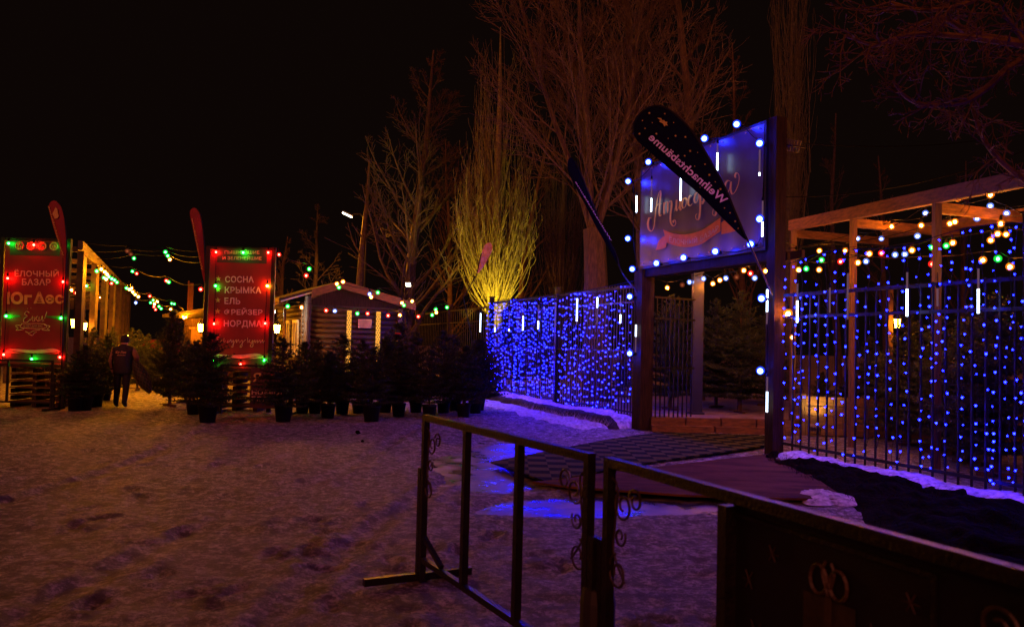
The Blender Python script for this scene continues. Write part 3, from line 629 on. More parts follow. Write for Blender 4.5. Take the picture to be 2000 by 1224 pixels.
pole = [inv @ base] + [inv @ (onpl(*c5(*p), fp0, fn)) for p in ((945, 975), (885, 843), (800, 638), (740, 517), (660, 382), (600, 282), (540, 202), (470, 135), (400, 82), (330, 60), (258, 75), (198, 126), (165, 188), (163, 250))]
m_ = MB(); m_.tube(catmull(pole, 4), .016, 6); m_.build('pole', BLACK_METAL, flag)
def ft(px, py, d=.075): return inv @ (onpl(px, py, fp0, fn) + fn * d)
a_ = c5(772, 742); b_ = c5(262, 292); dx, dy = b_[0] - a_[0], b_[1] - a_[1]; Ln = math.hypot(dx, dy); ux, uy = dx / Ln, dy / Ln; upx, upy = -uy, ux   # up = to the upper right
if upy > 0: upx, upy = -upx, -upy
def flagtxt(x, y): return ft(a_[0] + dx * x + upx * 16 * y, a_[1] + dy * x + upy * 16 * y + 3.5 * math.sin(x * math.pi) * 0)
lettering('Weihnachtsbäume', 0, (1, 0, 0), (0, 1, 0), mat('pale_lilac_print', (.78, .70, .80), .6), fc, .02, fn=flagtxt)
YEL = mat('yellow_print', (.55, .42, .03), .5)
def flagstar(x, y, r, mt, name='star'):
    m_ = MB(); P = []
    for k in range(10): a = math.pi / 2 + k * math.pi / 5 + .3; q_ = r if k % 2 == 0 else r * .42; P.append(ft(*c5(x + q_ * math.cos(a), y - q_ * math.sin(a))))
    m_.add(P + [ft(*c5(x, y))], [(i, (i + 1) % 10, 10) for i in range(10)]); return m_.build(name, mt, fc)
for x, y, r in ((272, 118, 9), (377, 122, 7), (225, 168, 6), (292, 183, 5), (205, 258, 9), (243, 222, 7), (320, 258, 9), (450, 272, 9), (437, 182, 5), (517, 280, 9), (400, 290, 5), (549, 375, 10), (512, 408, 8), (600, 385, 5), (680, 537, 10), (650, 465, 7), (580, 478, 5), (755, 634, 10), (720, 585, 6), (820, 795, 7), (855, 852, 9), (782, 762, 6), (875, 900, 6), (617, 622, 5)): flagstar(x, y, r, YEL)
m_ = MB(); m_.add([ft(*c5(*p)) for p in ((325, 150), (350, 165), (338, 175), (365, 190), (375, 210), (383, 200), (398, 203), (390, 188), (396, 178), (380, 176), (372, 165), (360, 168), (352, 152))] + [ft(*c5(372, 182))], [(i, (i + 1) % 13, 13) for i in range(13)]); m_.build('comet', YEL, fc)
# second black flag, seen edge on, on the short post
base = F(4.2, .2, 2.9); flag2 = empty('teardrop_flag', base, 0, 'thin edge-on black flag leaning over the short gate post', 'flag'); inv = Matrix.Translation(-base)
fy2 = 16.3; cT = lambda x, y: (1000 + x / 2.185, y / 2.185)
fp0 = atY(1195, 480, fy2); fn2 = Vector((0, -1, 0))
out = [cT(*p) for p in ((470, 1165), (445, 1090), (400, 1000), (355, 900), (320, 810), (290, 735), (268, 690), (250, 672), (238, 690), (240, 730), (265, 790), (310, 870), (355, 960), (400, 1040), (440, 1110))]
f2 = cloth(out, fp0, fn2, NAVY, 'cloth', flag2, inv, .03)
m_ = MB(); m_.tube(catmull([inv @ base] + [inv @ onpl(*cT(*p), fp0, fn2) for p in ((470, 1165), (445, 1088), (400, 998), (355, 898), (320, 808), (290, 732), (268, 687))], 4), .014, 6); m_.build('pole', BLACK_METAL, flag2)
def f2t(x, y): 
    px, py = cT(420 - (420 - 268) * x, 1030 - (1030 - 778) * x); return inv @ (onpl(px + 2.6 * y, py - .8 * y, fp0, fn2) + fn2 * .045)
lettering('Weihnachtsbäume', 0, (1, 0, 0), (0, 1, 0), MATS['pale_lilac_print'], f2, .01, fn=f2t)
# red flags on the banner towers
REDF = mat('red_flag_cloth', (.26, .010, .014), .7, 0, .15, 5)
def red_flag(out, Y, pole_px, txt, label):
    p0 = atY(*pole_px[0], Y); nn = Vector((0, -1, 0)); base = Vector((p0.x, Y, 0)); o = empty('feather_flag', base, 0, label, 'flag'); inv = Matrix.Translation(-base)
    f = cloth(out, p0, nn, REDF, 'cloth', o, inv, .03)
    P = [inv @ Vector((p0.x, Y, -.02))] + [inv @ atY(*p, Y) for p in pole_px]; m_ = MB(); m_.tube(catmull(P, 4), .016, 6); m_.build('pole', BLACK_METAL, o)
    (ax, ay), (bx, by), h = txt
    dx, dy = bx - ax, by - ay; L = math.hypot(dx, dy); upx, upy = -dy / L, dx / L
    if upx < 0: upx, upy = -upx, -upy
    def fn_(x, y): return inv @ (atY(ax + dx * x + upx * h * y, ay + dy * x + upy * h * y, Y) + nn * .05)
    lettering('Weihnachtsbäume', 0, (1, 0, 0), (0, 1, 0), GOLDP, f, .012, fn=fn_)
    return o, f, inv
cF = lambda x, y: (75 + x / 10.2, 380 + y / 10.2)
o_, f_, inv_ = red_flag([cF(*p) for p in ((550, 1420), (567, 1200), (560, 900), (545, 700), (520, 480), (480, 300), (440, 210), (380, 150), (310, 120), (245, 148), (212, 205), (202, 262), (262, 520), (332, 760), (402, 960), (470, 1200), (510, 1320))], 18.75, [cF(552, 1420), cF(569, 1200), cF(562, 900), cF(547, 700), cF(522, 480), cF(482, 300), cF(441, 206), cF(380, 146)], (cF(500, 1230), cF(215, 240), 3.6), 'red feather flag with yellow lettering overlapping the logo banner')
m_ = MB(); m_.add([inv_ @ (atY(*cF(x, y), 18.75) + Vector((0, -.05, 0))) for x, y in ((360, 260), (400, 290), (410, 360), (430, 440), (400, 480), (350, 490), (330, 440), (300, 400), (320, 350), (340, 320))], [tuple(range(10))]); m_.build('print', GOLDP, f_)
c2_ = lambda x, y: (300 + x / 2.66, 380 + y / 2.66)
red_flag([c2_(*p) for p in ((267, 470), (266, 400), (262, 260), (254, 170), (242, 105), (228, 80), (210, 69), (193, 80), (189, 105), (205, 180), (222, 265), (240, 350), (256, 430))], 19.5, [c2_(267, 475), c2_(267, 400), c2_(263, 260), c2_(255, 170), c2_(243, 103), c2_(229, 78)], (c2_(252, 395), c2_(200, 125), 3.6), 'red feather flag with yellow lettering behind the price banner')
# pale flag by the poplar
p0 = atY(960, 478, 26.5); base = F(15.3, -.2, 0); o = empty('feather_flag', base, 0, 'small pale pink feather flag leaning before the yellow lit poplar', 'flag'); inv = Matrix.Translation(-base)
cl = cloth([(931, 537), (936, 515), (942, 490), (947, 478), (954, 474), (960, 476), (962, 485), (956, 500), (945, 520)], atY(945, 500, 27.0), Vector((0, -1, 0)), mat('pale_pink_cloth', (.42, .20, .16), .7), 'cloth', o, inv, .02)
m_ = MB(); m_.tube([inv @ base, inv @ atY(905, 580, 27.0), inv @ atY(931, 537, 27.0), inv @ atY(940, 495, 27.0)], .02, 5); m_.build('pole', BLACK_METAL, o)

# ------------------------------------------------------------------ barriers
def scroll(m_, M, s=1.0):
    def sp(cx, cz, r, turns, st, dr=1):
        return [M @ Vector((cx + r * (1 - .7 * k / 24) * math.cos(st + dr * turns * 2 * math.pi * k / 24), 0, cz + r * (1 - .7 * k / 24) * math.sin(st + dr * turns * 2 * math.pi * k / 24))) for k in range(25)]
    for a in (sp(.10 * s, -.16 * s, .075 * s, 1.3, 2.6), sp(.075 * s, -.30 * s, .05 * s, 1.2, .5, -1), sp(.06 * s, -.47 * s, .085 * s, 1.3, 1.8), sp(.20 * s, -.12 * s, .055 * s, 1.3, 2.9, -1)): m_.tube(a, .006, 5)
    m_.tube(catmull([M @ Vector(p) for p in ((.0, 0, -.05 * s), (.05 * s, 0, -.09 * s), (.03 * s, 0, -.25 * s), (.02 * s, 0, -.38 * s), (.12 * s, 0, -.5 * s))], 6), .006, 5)
def barrier(p0, ang, L, label, H=1.19, posts=4, poster=None, feet=True, braces=True, mt=BARRIER):
    o = empty('crowd_barrier', p0, ang, label, 'barrier'); th = .043
    m_ = MB(); m_.box((L / 2, 0, H - th / 2), (L + th, th, th)); m_.build('top_rail', mt, o)
    m_ = MB(); m_.box((L / 2, 0, .16), (L - th, th * .9, th * .9)); m_.build('bottom_rail', mt, o)
    for k in range(posts):
        x = L * k / (posts - 1); e = k in (0, posts - 1); z0 = .0 if e else .18
        m_ = MB(); m_.box((x, 0, (H - th + z0) / 2), (th, th, H - th - z0)); m_.build('upright', mt, o)
    if feet:
        for x, d in ((0, 1), (L, -1)):
            m_ = MB(); m_.box((x - d * .055, 0, .025), (.05, .82, .05)); ft_ = m_.build('foot', mt, o)
            m_ = MB(); m_.box((x - d * .055, 0, .42), (.045, .045, .76)); m_.build('sleeve', mt, o)
            if braces:
                m_ = MB(); m_.bar((x + d * .03, 0, .32), (x + d * .36, 0, .19), .03, .03); m_.build('brace', mt, o)
    for x, d in ((.03, 1), (L - .03, -1)):
        m_ = MB(); scroll(m_, Matrix.Translation((x, -.0, H - th)) @ Matrix.Scale(d, 4, (1, 0, 0))); m_.build('scroll_ornament', GOLD, o)
    return o
bA = Vector((-.6, 5.93, .0)); bd = Vector((.458, -.889, 0)); barrier(bA, math.atan2(bd.y, bd.x), 2.17, 'open black steel barrier with one long foot on the snow')
b2 = Vector((.475, 3.86, 0)); bd2 = Vector((.39, -.92, 0)); o2 = barrier(b2, math.atan2(bd2.y, bd2.x), 2.17, 'black steel barrier carrying a dark gift box poster', posts=2)
m_ = MB(); m_.box((.87, 0, .67), (.05, .05, .92)); m_.build('upright', BARRIER, o2)
m_ = MB(); m_.box((1.505, .03, .685), (1.26, .014, .91)); pn = m_.build('poster', mat('dark_poster', (.007, .005, .004), .4, 0, .3, 4), o2)
m_ = MB(); m_.box((1.315, .02, 1.10), (.87, .014, .016)); m_.box((1.315, .02, .24), (.87, .014, .016)); m_.box((1.74, .02, .67), (.016, .014, .84)); m_.build('poster_frame', BARRIER, pn)
GIFT = mat('gift_print', (.028, .013, .005), .6, 0, .5, 26); GIFT2 = mat('gift_gold_print', (.050, .026, .008), .6, 0, .4, 20)
sd_ = -1
def pq(x, z, d=.004): return Vector((x + .045, .03 - (.007 + d), z + .205))
m_ = MB(); m_.add([pq(1.20, .25), pq(1.42, .25), pq(1.42, .72), pq(1.20, .72)], [(0, 1, 2, 3)]); m_.build('gift_print', GIFT, pn)
m_ = MB(); m_.add([pq(1.295, .25, .006), pq(1.325, .25, .006), pq(1.325, .73, .006), pq(1.295, .73, .006)], [(0, 1, 2, 3)])
for s_ in (-1, 1):
    m_.tube([pq(1.31 + s_ * (.042 + .036 * math.cos(a)), .772 + .046 * math.sin(a), .006) for a in np.linspace(0, 2 * math.pi, 15)[:-1]], .007, 4, closed=True)
    m_.tube(catmull([pq(1.31, .73, .006), pq(1.31 + s_ * .025, .80, .006), pq(1.31 + s_ * .012, .835, .006)], 5), .006, 4)
m_.build('bow_print', GIFT2, pn)
for cx, cz, r_ in ((.93, .68, .035), (.97, .50, .05), (1.50, .66, .045), (1.56, .38, .05), (1.05, .80, .03), (1.62, .80, .03)):
    m_ = MB()
    for k in range(6): a = k * math.pi / 3; m_.tube([pq(cx, cz, .005), pq(cx + r_ * math.cos(a), cz + r_ * math.sin(a), .005)], .003, 3)
    m_.build('snowflake_print', GIFT, pn)
# pair of dark ballast blocks between the barriers
for (px, py) in ((1152, 1215), (1186, 1225)):
    pass
bs = MB(); bs.lathe([(.085, 0), (.085, .50), (.075, .56), (.03, .58)], 12); tag(bs.build('ballast_bollard', mat('black_rubber', (.012, .011, .012), .7, 0, .3, 10), M=Matrix.Translation((.445, 3.98, -.01))), 'black rubber ballast pillar between the two near barriers', 'bollard')
# barriers with posters below the banner towers
def poster_barrier(x, y, L, label, words):
    o = barrier(Vector((x, y, 0)), 0, L, label, H=1.12, posts=3, feet=True, braces=False, mt=BLACK_METAL)
    REDP = mat('dark_red_poster', (.075, .012, .010), .6, 0, .2, 4)
    for (x0, x1, txt) in words:
        m_ = MB(); m_.box(((x0 + x1) / 2, -.03, .60), (x1 - x0, .012, .92)); p_ = m_.build('poster', REDP, o)
        for s, a, b, z, h in txt: lettering(s, (a, -.042, z), (b - a, 0, 0), (0, 0, h), GOLDP if s == 'Я' else CREAM, p_, .02)
    return o
pl = G(128, 799); poster_barrier(pl.x - 2.2, 18.55, 2.0, 'black barrier with a dark red poster under the logo banner', [(.05, .78, [('Й', .55, .72, .45, .18)])])
pl = G(430, 806); poster_barrier(pl.x + .05, 18.75, 1.55, 'black barrier with a dark red new year poster under the price banner', [(.66, 1.44, [('Я', .72, .90, .74, .2), ('НОВЫЙ', .70, 1.38, .45, .13), ('ГОД', .70, 1.1, .28, .13)])])
# timber pallets stacked behind the barriers
def pallet_stack(x, y, label, n=6):
    o = empty('pallet_stack', (x, y, 0), 0, label, 'pallets')
    for k in range(n):
        z = k * .16; m_ = MB()
        for q_ in (-.5, 0, .5): m_.box((q_, 0, z + .05), (.1, .8, .1))
        m_.build('bearer', DARKWOOD, o)
        for q_ in (-.3, 0, .3):
            m_ = MB(); m_.box((0, q_, z + .125), (1.2, .14, .025)); m_.build('slat', WOODH, o)
    return o
pallet_stack(loc1(60, 700).x + bt1.location.x, 19.6, 'stack of pallets behind the logo banner', 6)
pallet_stack(loc2(455, 700).x + bt2.location.x, 19.9, 'stack of pallets behind the price banner', 6)

# ------------------------------------------------------------------ lanterns
LGLOW = emit('lantern_glass', (1, .28, .012), 330)
def lantern(p, label, s=1.0, post=None, group=None):
    o = empty('lantern', p, 0, label, 'lantern', group)
    m_ = MB(); m_.lathe([(.055 * s, -.11 * s), (.085 * s, .10 * s)], 6); m_.build('glass', LGLOW, o)
    m_ = MB(); m_.lathe([(.11 * s, .10 * s), (.10 * s, .12 * s), (.03 * s, .19 * s), (.01 * s, .23 * s)], 6); m_.build('cap', BLACK_METAL, o)
    m_ = MB(); m_.lathe([(.02 * s, -.16 * s), (.06 * s, -.13 * s), (.06 * s, -.11 * s)], 6); m_.build('base', BLACK_METAL, o)
    m_ = MB()
    for k in range(6): a = k * math.pi / 3; m_.tube([(.058 * s * math.cos(a), .058 * s * math.sin(a), -.11 * s), (.088 * s * math.cos(a), .088 * s * math.sin(a), .10 * s)], .006 * s, 4)
    m_.build('cage', BLACK_METAL, o)
    if post is not None:
        m_ = MB(); m_.tube([(0, 0, .22 * s), (0, 0, .30 * s), Vector(post) - Vector(p)], .012, 5); m_.build('bracket', BLACK_METAL, o)
    return o

# ------------------------------------------------------------------ left pergola (recedes beside the passage)
WOOD_DIM = mat('dimmed_wood', (.055, .030, .013), .8, 0, .45, 5, bump=.3, bscale=30)  # darker copy of the pergola wood, holding down the strong bulb light
def pergola_left():
    o = empty('timber_pergola', (-11.4, 21.6, 0), 0, 'long brown timber pergola with lanterns and coloured bulbs behind the logo banner', 'pergola'); o0 = Vector((-11.4, 21.6, 0)); d = Vector((-.41, 1, 0)); side = Vector((-1, -.2, 0)).normalized()
    n = 7; st = 3.6
    for r_, off in ((0, 0), (1, 3.0)):
        for k in range(n):
            b = d * (k * st) + side * off; m_ = MB(); m_.box((b.x, b.y, 1.95), (.17, .17, 3.9)); m_.build('post', WOOD_DIM, o)
        e = d * ((n - 1) * st + .4) + side * off; s_ = d * -.5 + side * off
        for z, h in ((4.02, .24), (2.75, .14), (1.0, .12)):
            if z < 4 and r_ == 0 and z == 2.75: continue
            m_ = MB(); m_.bar((s_.x, s_.y, z), (e.x, e.y, z), .12 if z > 4 else .07, h); m_.build('beam', WOOD_DIM, o)
    for k in range(n):
        a = d * (k * st); b = a + side * 3.2
        for z in (3.96,):
            m_ = MB(); m_.bar((a.x - .12, a.y, z), (b.x, b.y, z), .08, .14); m_.build('rafter', WOOD_DIM, o)
        m_ = MB(); m_.bar((a.x, a.y, 3.1), (b.x, b.y, 3.1), .07, .12); m_.build('tie', WOOD_DIM, o)
    for k, (px, py) in enumerate(((144, 631), (165, 637), (199, 646), (214, 648), (231, 651.5), (241, 653.5), (247.5, 658))):
        kk = (0, 1, 3, 4, 5, 5.6, 6)[k]; p = o0 + d * (kk * st * .9)
        q_ = atY(px, py, p.y); lantern(q_, 'warm glowing lantern hung from the long pergola', .95, post=(q_.x - .02, q_.y + .02, 2.9), group='lanterns along the pergola')
pergola_left()

# string lights of the passage
def S(lst, Y0, Y1, fn, label, ends=(), **k): return string_lights(from_crop(lst, 0, Y0, Y1, fn), label, ends, **k)
S([(325, 420, 'g'), (367, 403, 'p'), (398, 427, 'p'), (420, 450, 'p'), (437, 473, 'g'), (463, 490, 'g'), (488, 502, 'g'), (510, 523, 'g'), (598, 576, 'g'), (625, 588, 'p'), (655, 610, 'p'), (677, 635, 'p'), (708, 655, 'p'), (812, 650, 'r'), (855, 722, 'p'), (897, 745, 'g'), (917, 765, 'g'), (1005, 770, 'p'), (1120, 840, 'p'), (1145, 843, 'p')], 21, 33, cB, 'densely strung coloured bulbs descending from the pergola beam to the kiosk', (atY(150, 482, 20.5), atY(372, 605, 33)))
S([(390, 480, 'g'), (411, 495, 'p'), (461, 532, 'r'), (648, 578, 'p'), (684, 710, 'w'), (820, 710, 'g'), (850, 748, 'r'), (866, 773, 'r'), (1023, 795, 'g'), (1130, 855, 'p')], 24, 34, cB, 'sparser coloured bulbs drooping below the dense string of the passage', (atY(190, 520, 23), atY(372, 612, 34)))
S([(843, 686, 'g'), (880, 700, 'p'), (1013, 717, 'g'), (1037, 722, 'g'), (1130, 810, 'p'), (1165, 830, 'p')], 31, 35, cB, 'short string of green and orange bulbs ending at the kiosk eave', (atY(245, 560, 30), atY(374, 606, 35)))
S([(93, 595, 'p'), (129, 620, 'r'), (200, 680, 'r'), (355, 658, 'p'), (378, 690, 'g')], 23, 30, cB, 'low string of red and orange bulbs inside the pergola', (atY(132, 560, 22.5), None))
S([(230, 556, 'g'), (255, 582, 'p'), (299, 607, 'g'), (318, 628, 'p')], 25, 29, cB, 'short string of green and orange bulbs inside the pergola', (atY(160, 550, 24), None))
S([(605, 236, 'd'), (956, 245, 'g')], 21, 21, cB, 'high cable with one green bulb strung across the passage', (atY(150, 470, 21.4), atY(402, 490, 20)))
S([(638, 265, 'd'), (977, 279, 'g')], 22.4, 22.4, cB, 'cable with a dark and a green bulb across the passage', (atY(165, 490, 23), atY(402, 500, 20.4)))
S([(667, 303, 'g'), (997, 314, 'p')], 23.8, 23.8, cB, 'cable with a green and an orange bulb across the passage', (atY(180, 505, 25), atY(402, 510, 20.8)))
S([(653, 422, 'g'), (692, 443, 'r'), (964, 508, 'r'), (987, 521, 'g'), (1280, 587, 'r')], 26, 20, cB, 'sagging cable of red and green bulbs ending at the price banner', (atY(200, 515, 27), atY(404, 567, 19.4)))
S([(604, 525, 'g'), (598, 538, 'r'), (658, 554, 'o'), (670, 550, 'o'), (662, 561, 'g'), (722, 574, 'w'), (725, 580, 'o'), (738, 571, 'g'), (785, 591, 'o'), (789, 596, 'g'), (805, 588, 'o')], 21, 24.2, full, 'coloured bulbs strung along the cabin gable', (atY(540, 495, 19.3), atY(830, 600, 25.5)), r=.062)
S([(562, 598, 'g'), (589, 600, 'o'), (637, 606, 'r'), (654, 607, 'w'), (698, 612, 'g'), (718, 612, 'r'), (758, 616, 'r'), (781, 615, 'o'), (817, 618, 'r'), (844, 615, 'g'), (852, 610, 'o'), (851, 604, 'g'), (873, 600, 'g')], 21.5, 25, full, 'low string of coloured bulbs crossing the dark cabin wall', (atY(540, 590, 19.4), atY(885, 596, 26)), r=.062)

# kiosk behind the price banner
def kiosk():
    o = empty('wooden_kiosk', (-13.4, 33.5, 0), R(-8), 'small dark wooden kiosk with lit eave behind the price banner', 'kiosk')
    m_ = MB(); m_.box((1.2, 1.5, 1.25), (2.4, 3, 2.5)); m_.build('wall', DARKWOOD, o)
    m_ = MB(); m_.poly([(-.6, -.6, 2.5), (3.0, -.6, 3.05), (3.0, -.6, 3.17), (-.6, -.6, 2.62)], (0, 4.0, 0)); m_.build('roof', WOOD_DIM, o)
    m_ = MB(); m_.box((.75, -.02, 1.5), (.8, .06, 1.1)); f = m_.build('window', mat('lit_board', (.12, .06, .02), .7), o)
    m_ = MB(); m_.box((.75, -.06, 2.1), (.95, .05, .08)); m_.box((.75, -.06, .92), (.95, .05, .08)); m_.build('frame', WOODH, f)
    m_ = MB(); m_.box((1.25, -.25, 1.3), (.16, .16, 2.6)); m_.build('porch_post', WOOD_DIM, o)
kiosk()
p = atY(392, 640, 31.5); lantern(p, 'bright warm lantern on the kiosk porch post', 1.35, post=(p.x, p.y + .4, 2.55))
p = atY(541, 642, 23.8); lantern(p, 'bright warm lantern between the price banner and the cabin', 1.1, post=(p.x + .1, p.y + .4, 2.5))
m_ = MB(); m_.tube([(p.x + .1, p.y + .4, 0), (p.x + .1, p.y + .4, 2.62)], .04, 6); tag(m_.build('lantern_post', DARKWOOD), 'thin dark post carrying the bright lantern beside the cabin', 'post')
# far red flag and red fence cloth
p = atY(367, 600, 36); m_ = MB(); m_.box((p.x, 36, 2.0), (.05, .05, 4.4)); m_.box((p.x + .12, 36, 3.0), (.2, .015, 2.2)); tag(m_.build('flag_pole', mat('dark_red_flag', (.05, .006, .005), .9)), 'narrow dark red flag on a pole far behind the pine', 'flag')  # darker red than the cloth of the other red flags
m_ = MB(); a = atY(278, 672, 46); b = atY(352, 672, 46); m_.box(((a.x + b.x) / 2, 46, 1.1), (b.x - a.x, .04, .9)); tag(m_.build('fence_cloth', REDF), 'strip of red cloth hung on the far end of the passage', 'cloth')

# ------------------------------------------------------------------ log cabin
def cabin():
    A = Vector((-6.25, 25.0, 0)); ax = Vector((.89, .45, 0)).normalized(); W, D, H = 2.95, 4.2, 2.85
    ay = Vector((-ax.y, ax.x, 0)); M = Matrix(((ax.x, ay.x, 0, A.x), (ax.y, ay.y, 0, A.y), (0, 0, 1, 0), (0, 0, 0, 1)))
    o = empty('log_cabin', M=M, label='small dark log cabin with two glowing lattice strips behind the potted spruces', cat='cabin')
    lr = .085; n = int(H / (lr * 1.9)); core = MB(); core.box((W / 2, D / 2, H / 2), (W - .12, D - .12, H - .02)); core.build('wall_core', LOG, o)
    lgm = MB(); lgm.tube([(-.16, 0, 0), (W + .16, 0, 0)], lr, 10); lg = lgm.mesh('log'); lg.materials.append(LOG)
    lsm = MB(); lsm.tube([(0, -.16, 0), (0, D + .16, 0)], lr, 10); ls = lsm.mesh('log'); ls.materials.append(LOG)
    for me in (lg, ls): me.polygons.foreach_set('use_smooth', [len(p.vertices) == 4 for p in me.polygons])
    for k in range(n):
        z = lr + k * lr * 1.9; inst('log', lg, o, (0, .02, z)); inst('log', ls, o, (.02, 0, z + lr * .5)); inst('log', ls, o, (W - .02, 0, z + lr * .5))
    # gable boards
    rx = W * .3; pk = H + .62; e0 = H + .12
    m_ = MB(); m_.poly([(0, .0, H - .05), (W, .0, H - .05), (W, .0, H + .0), (rx, .0, pk - .1), (0, .0, H + .05)], (0, .08, 0)); m_.build('gable', DARKWOOD, o)
    # roof slopes (left one long overhang over the porch)
    def slab(x0, z0, x1, z1, y0, y1, th, mt, name):
        m_ = MB(); m_.poly([(x0, y0, z0), (x1, y0, z1), (x1, y0, z1 + th), (x0, y0, z0 + th)], (0, y1 - y0, 0)); return m_.build(name, mt, o)
    lx = -.95; lz = pk - .62; rz = H + .06
    slab(lx, lz, rx, pk, -.55, D + .4, .07, ROOF, 'roof'); slab(rx, pk, W + .35, rz, -.55, D + .4, .07, ROOF, 'roof')
    slab(lx, lz - .05, rx, pk - .05, -.50, D + .35, .05, WHITEP, 'soffit')
    slab(rx - .9, pk - .16 - .31, rx + .01, pk - .16, -.60, -.56, .24, WOODH, 'bargeboard'); slab(rx + .012, pk - .16, W + .33, rz - .17, -.60, -.56, .24, WOODH, 'bargeboard')
    m_ = MB(); m_.box((lx + .02, (D - .15) / 2, lz + .0), (.05, D + .9, .2)); m_.build('fascia', WOODH, o)
    m_ = MB(); m_.tube([(-.02, -.12, 0), (-.02, -.12, H + .2)], .1, 10); m_.build('corner_log', LOG, o)
    m_ = MB(); m_.box((lx + .15, D * .55, 1.35), (.12, .12, 2.7)); m_.build('porch_post', WHITEP, o)
    # windows on the porch side
    for y0 in (.75, 2.05):
        m_ = MB(); m_.box((-.06, y0 + .35, 1.75), (.05, .62, 1.0)); wn = m_.build('window', mat('dark_glass', (.03, .03, .035), .1), o)
        m_ = MB()
        for dy in (0, .35, .7): m_.box((-.10, y0 + dy, 1.75), (.05, .07, 1.15))
        for z in (1.2, 2.3): m_.box((-.11, y0 + .35, z), (.05, .8, .09))
        m_.build('frame', WHITEP, wn)
    # glowing lattice strips on the gable wall
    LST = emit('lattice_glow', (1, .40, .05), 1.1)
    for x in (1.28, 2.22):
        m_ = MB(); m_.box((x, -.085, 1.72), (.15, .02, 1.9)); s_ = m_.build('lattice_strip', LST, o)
        m_ = MB(); K = 26
        for k in range(K):
            z = .80 + k * 1.85 / K
            for dx in (-.035, .035): m_.box((x + dx + (.018 if k % 2 else -.018), -.098, z), (.028, .008, .03))
        tag(m_.build('hole', DARKWOOD, s_), kind='stuff')
        m_ = MB(); m_.box((x - .082, -.1, 1.72), (.014, .03, 1.9)); m_.box((x + .082, -.1, 1.72), (.014, .03, 1.9)); m_.build('edge', BLACK_METAL, s_)
    m_ = MB(); m_.box((1.78, -.10, 2.28), (.42, .03, .26)); pl = m_.build('plate', mat('brass_plate', (.20, .15, .05), .4, .4), o)
    m_ = MB(); m_.tube([(1.57, -.12, 2.15), (1.99, -.12, 2.15), (1.99, -.12, 2.41), (1.57, -.12, 2.41)], .012, 5, closed=True); m_.build('rim', MATS['brass'], pl)
cabin()

# ------------------------------------------------------------------ lamps on poles
def street_lamp():
    p = atY(677, 418, 36); o = empty('street_lamp', (p.x + .9, 36, 0), 0, 'white street lamp head on a thin mast above the cabin', 'street lamp')
    m_ = MB(); m_.tube([(0, 0, 0), (0, 0, p.z - .3), (-.3, 0, p.z + .02), (-.62, 0, p.z)], [.07, .05, .04, .04], 8); m_.build('mast', BLACK_METAL, o)
    m_ = MB(); m_.box((0, 0, 0), (.5, .18, .08), None); hd = m_.build('head', MATS['grey_housing'], o, M=Matrix.Translation((-.85, 0, p.z)) @ Matrix.Rotation(R(24), 4, 'Y'))
    m_ = MB(); m_.box((0, -.02, -.05), (.44, .17, .05)); m_.build('lens', emit('lamp_lens', (1, .92, .62), 16), hd)
    ld = bpy.data.lights.new('lamp', 'SPOT'); ld.energy = 3600; ld.color = (1, .31, .012); ld.spot_size = R(168); ld.spot_blend = .1; ld.shadow_soft_size = .3
    lo = bpy.data.objects.new('lamp', ld); col.objects.link(lo); lo.parent = o; lo.location = (-.85, -.05, p.z - .15)
street_lamp()
p = atY(797, 556, 27.5); floodlight(p, (-.4, -1, -.5), .2, 'small lit floodlight on a pole right of the cabin', emit('flood_lens', (1, .85, .5), 14), arm=(p.x - .35, p.y + .4, p.z - .5))
m_ = MB(); m_.tube([(p.x - .35, p.y + .4, -.05), (p.x - .35, p.y + .4, p.z - .42)], .04, 6); tag(m_.build('floodlight_pole', DARKWOOD), 'thin dark pole carrying the small lit floodlight', 'pole')
p = atY(537, 609, 24.2); floodlight(p, (1, .55, -.1), .14, 'small white lamp at the lit eave of the cabin', emit('white_lens', (.95, 1, .85), 20), ((.95, 1, .8), 130, 120), arm=(p.x - .1, p.y + .5, p.z + .35))
# floodlight at the foot of the poplar, another on the back of the tall gate post
YLENS = emit('yellow_lens', (1, .8, .2), 8)
floodlight((-.42, 28.3, 1.5), (-.10, .42, 1.0), .3, 'ground floodlight shining yellow up into the poplar', YLENS, ((1, .70, .05), 2600, 84), arm=(-.42, 28.1, .2))
OLENS = emit('orange_lens', (1, .45, .1), 5)
p = F(-.02, -.26, 5.15); floodlight(p, (-.42, 1.0, .40), .26, 'orange floodlight high on the back of the tall gate post', OLENS, ((1, .33, .06), 1700, 132), arm=F(0, -.1, 5.15))

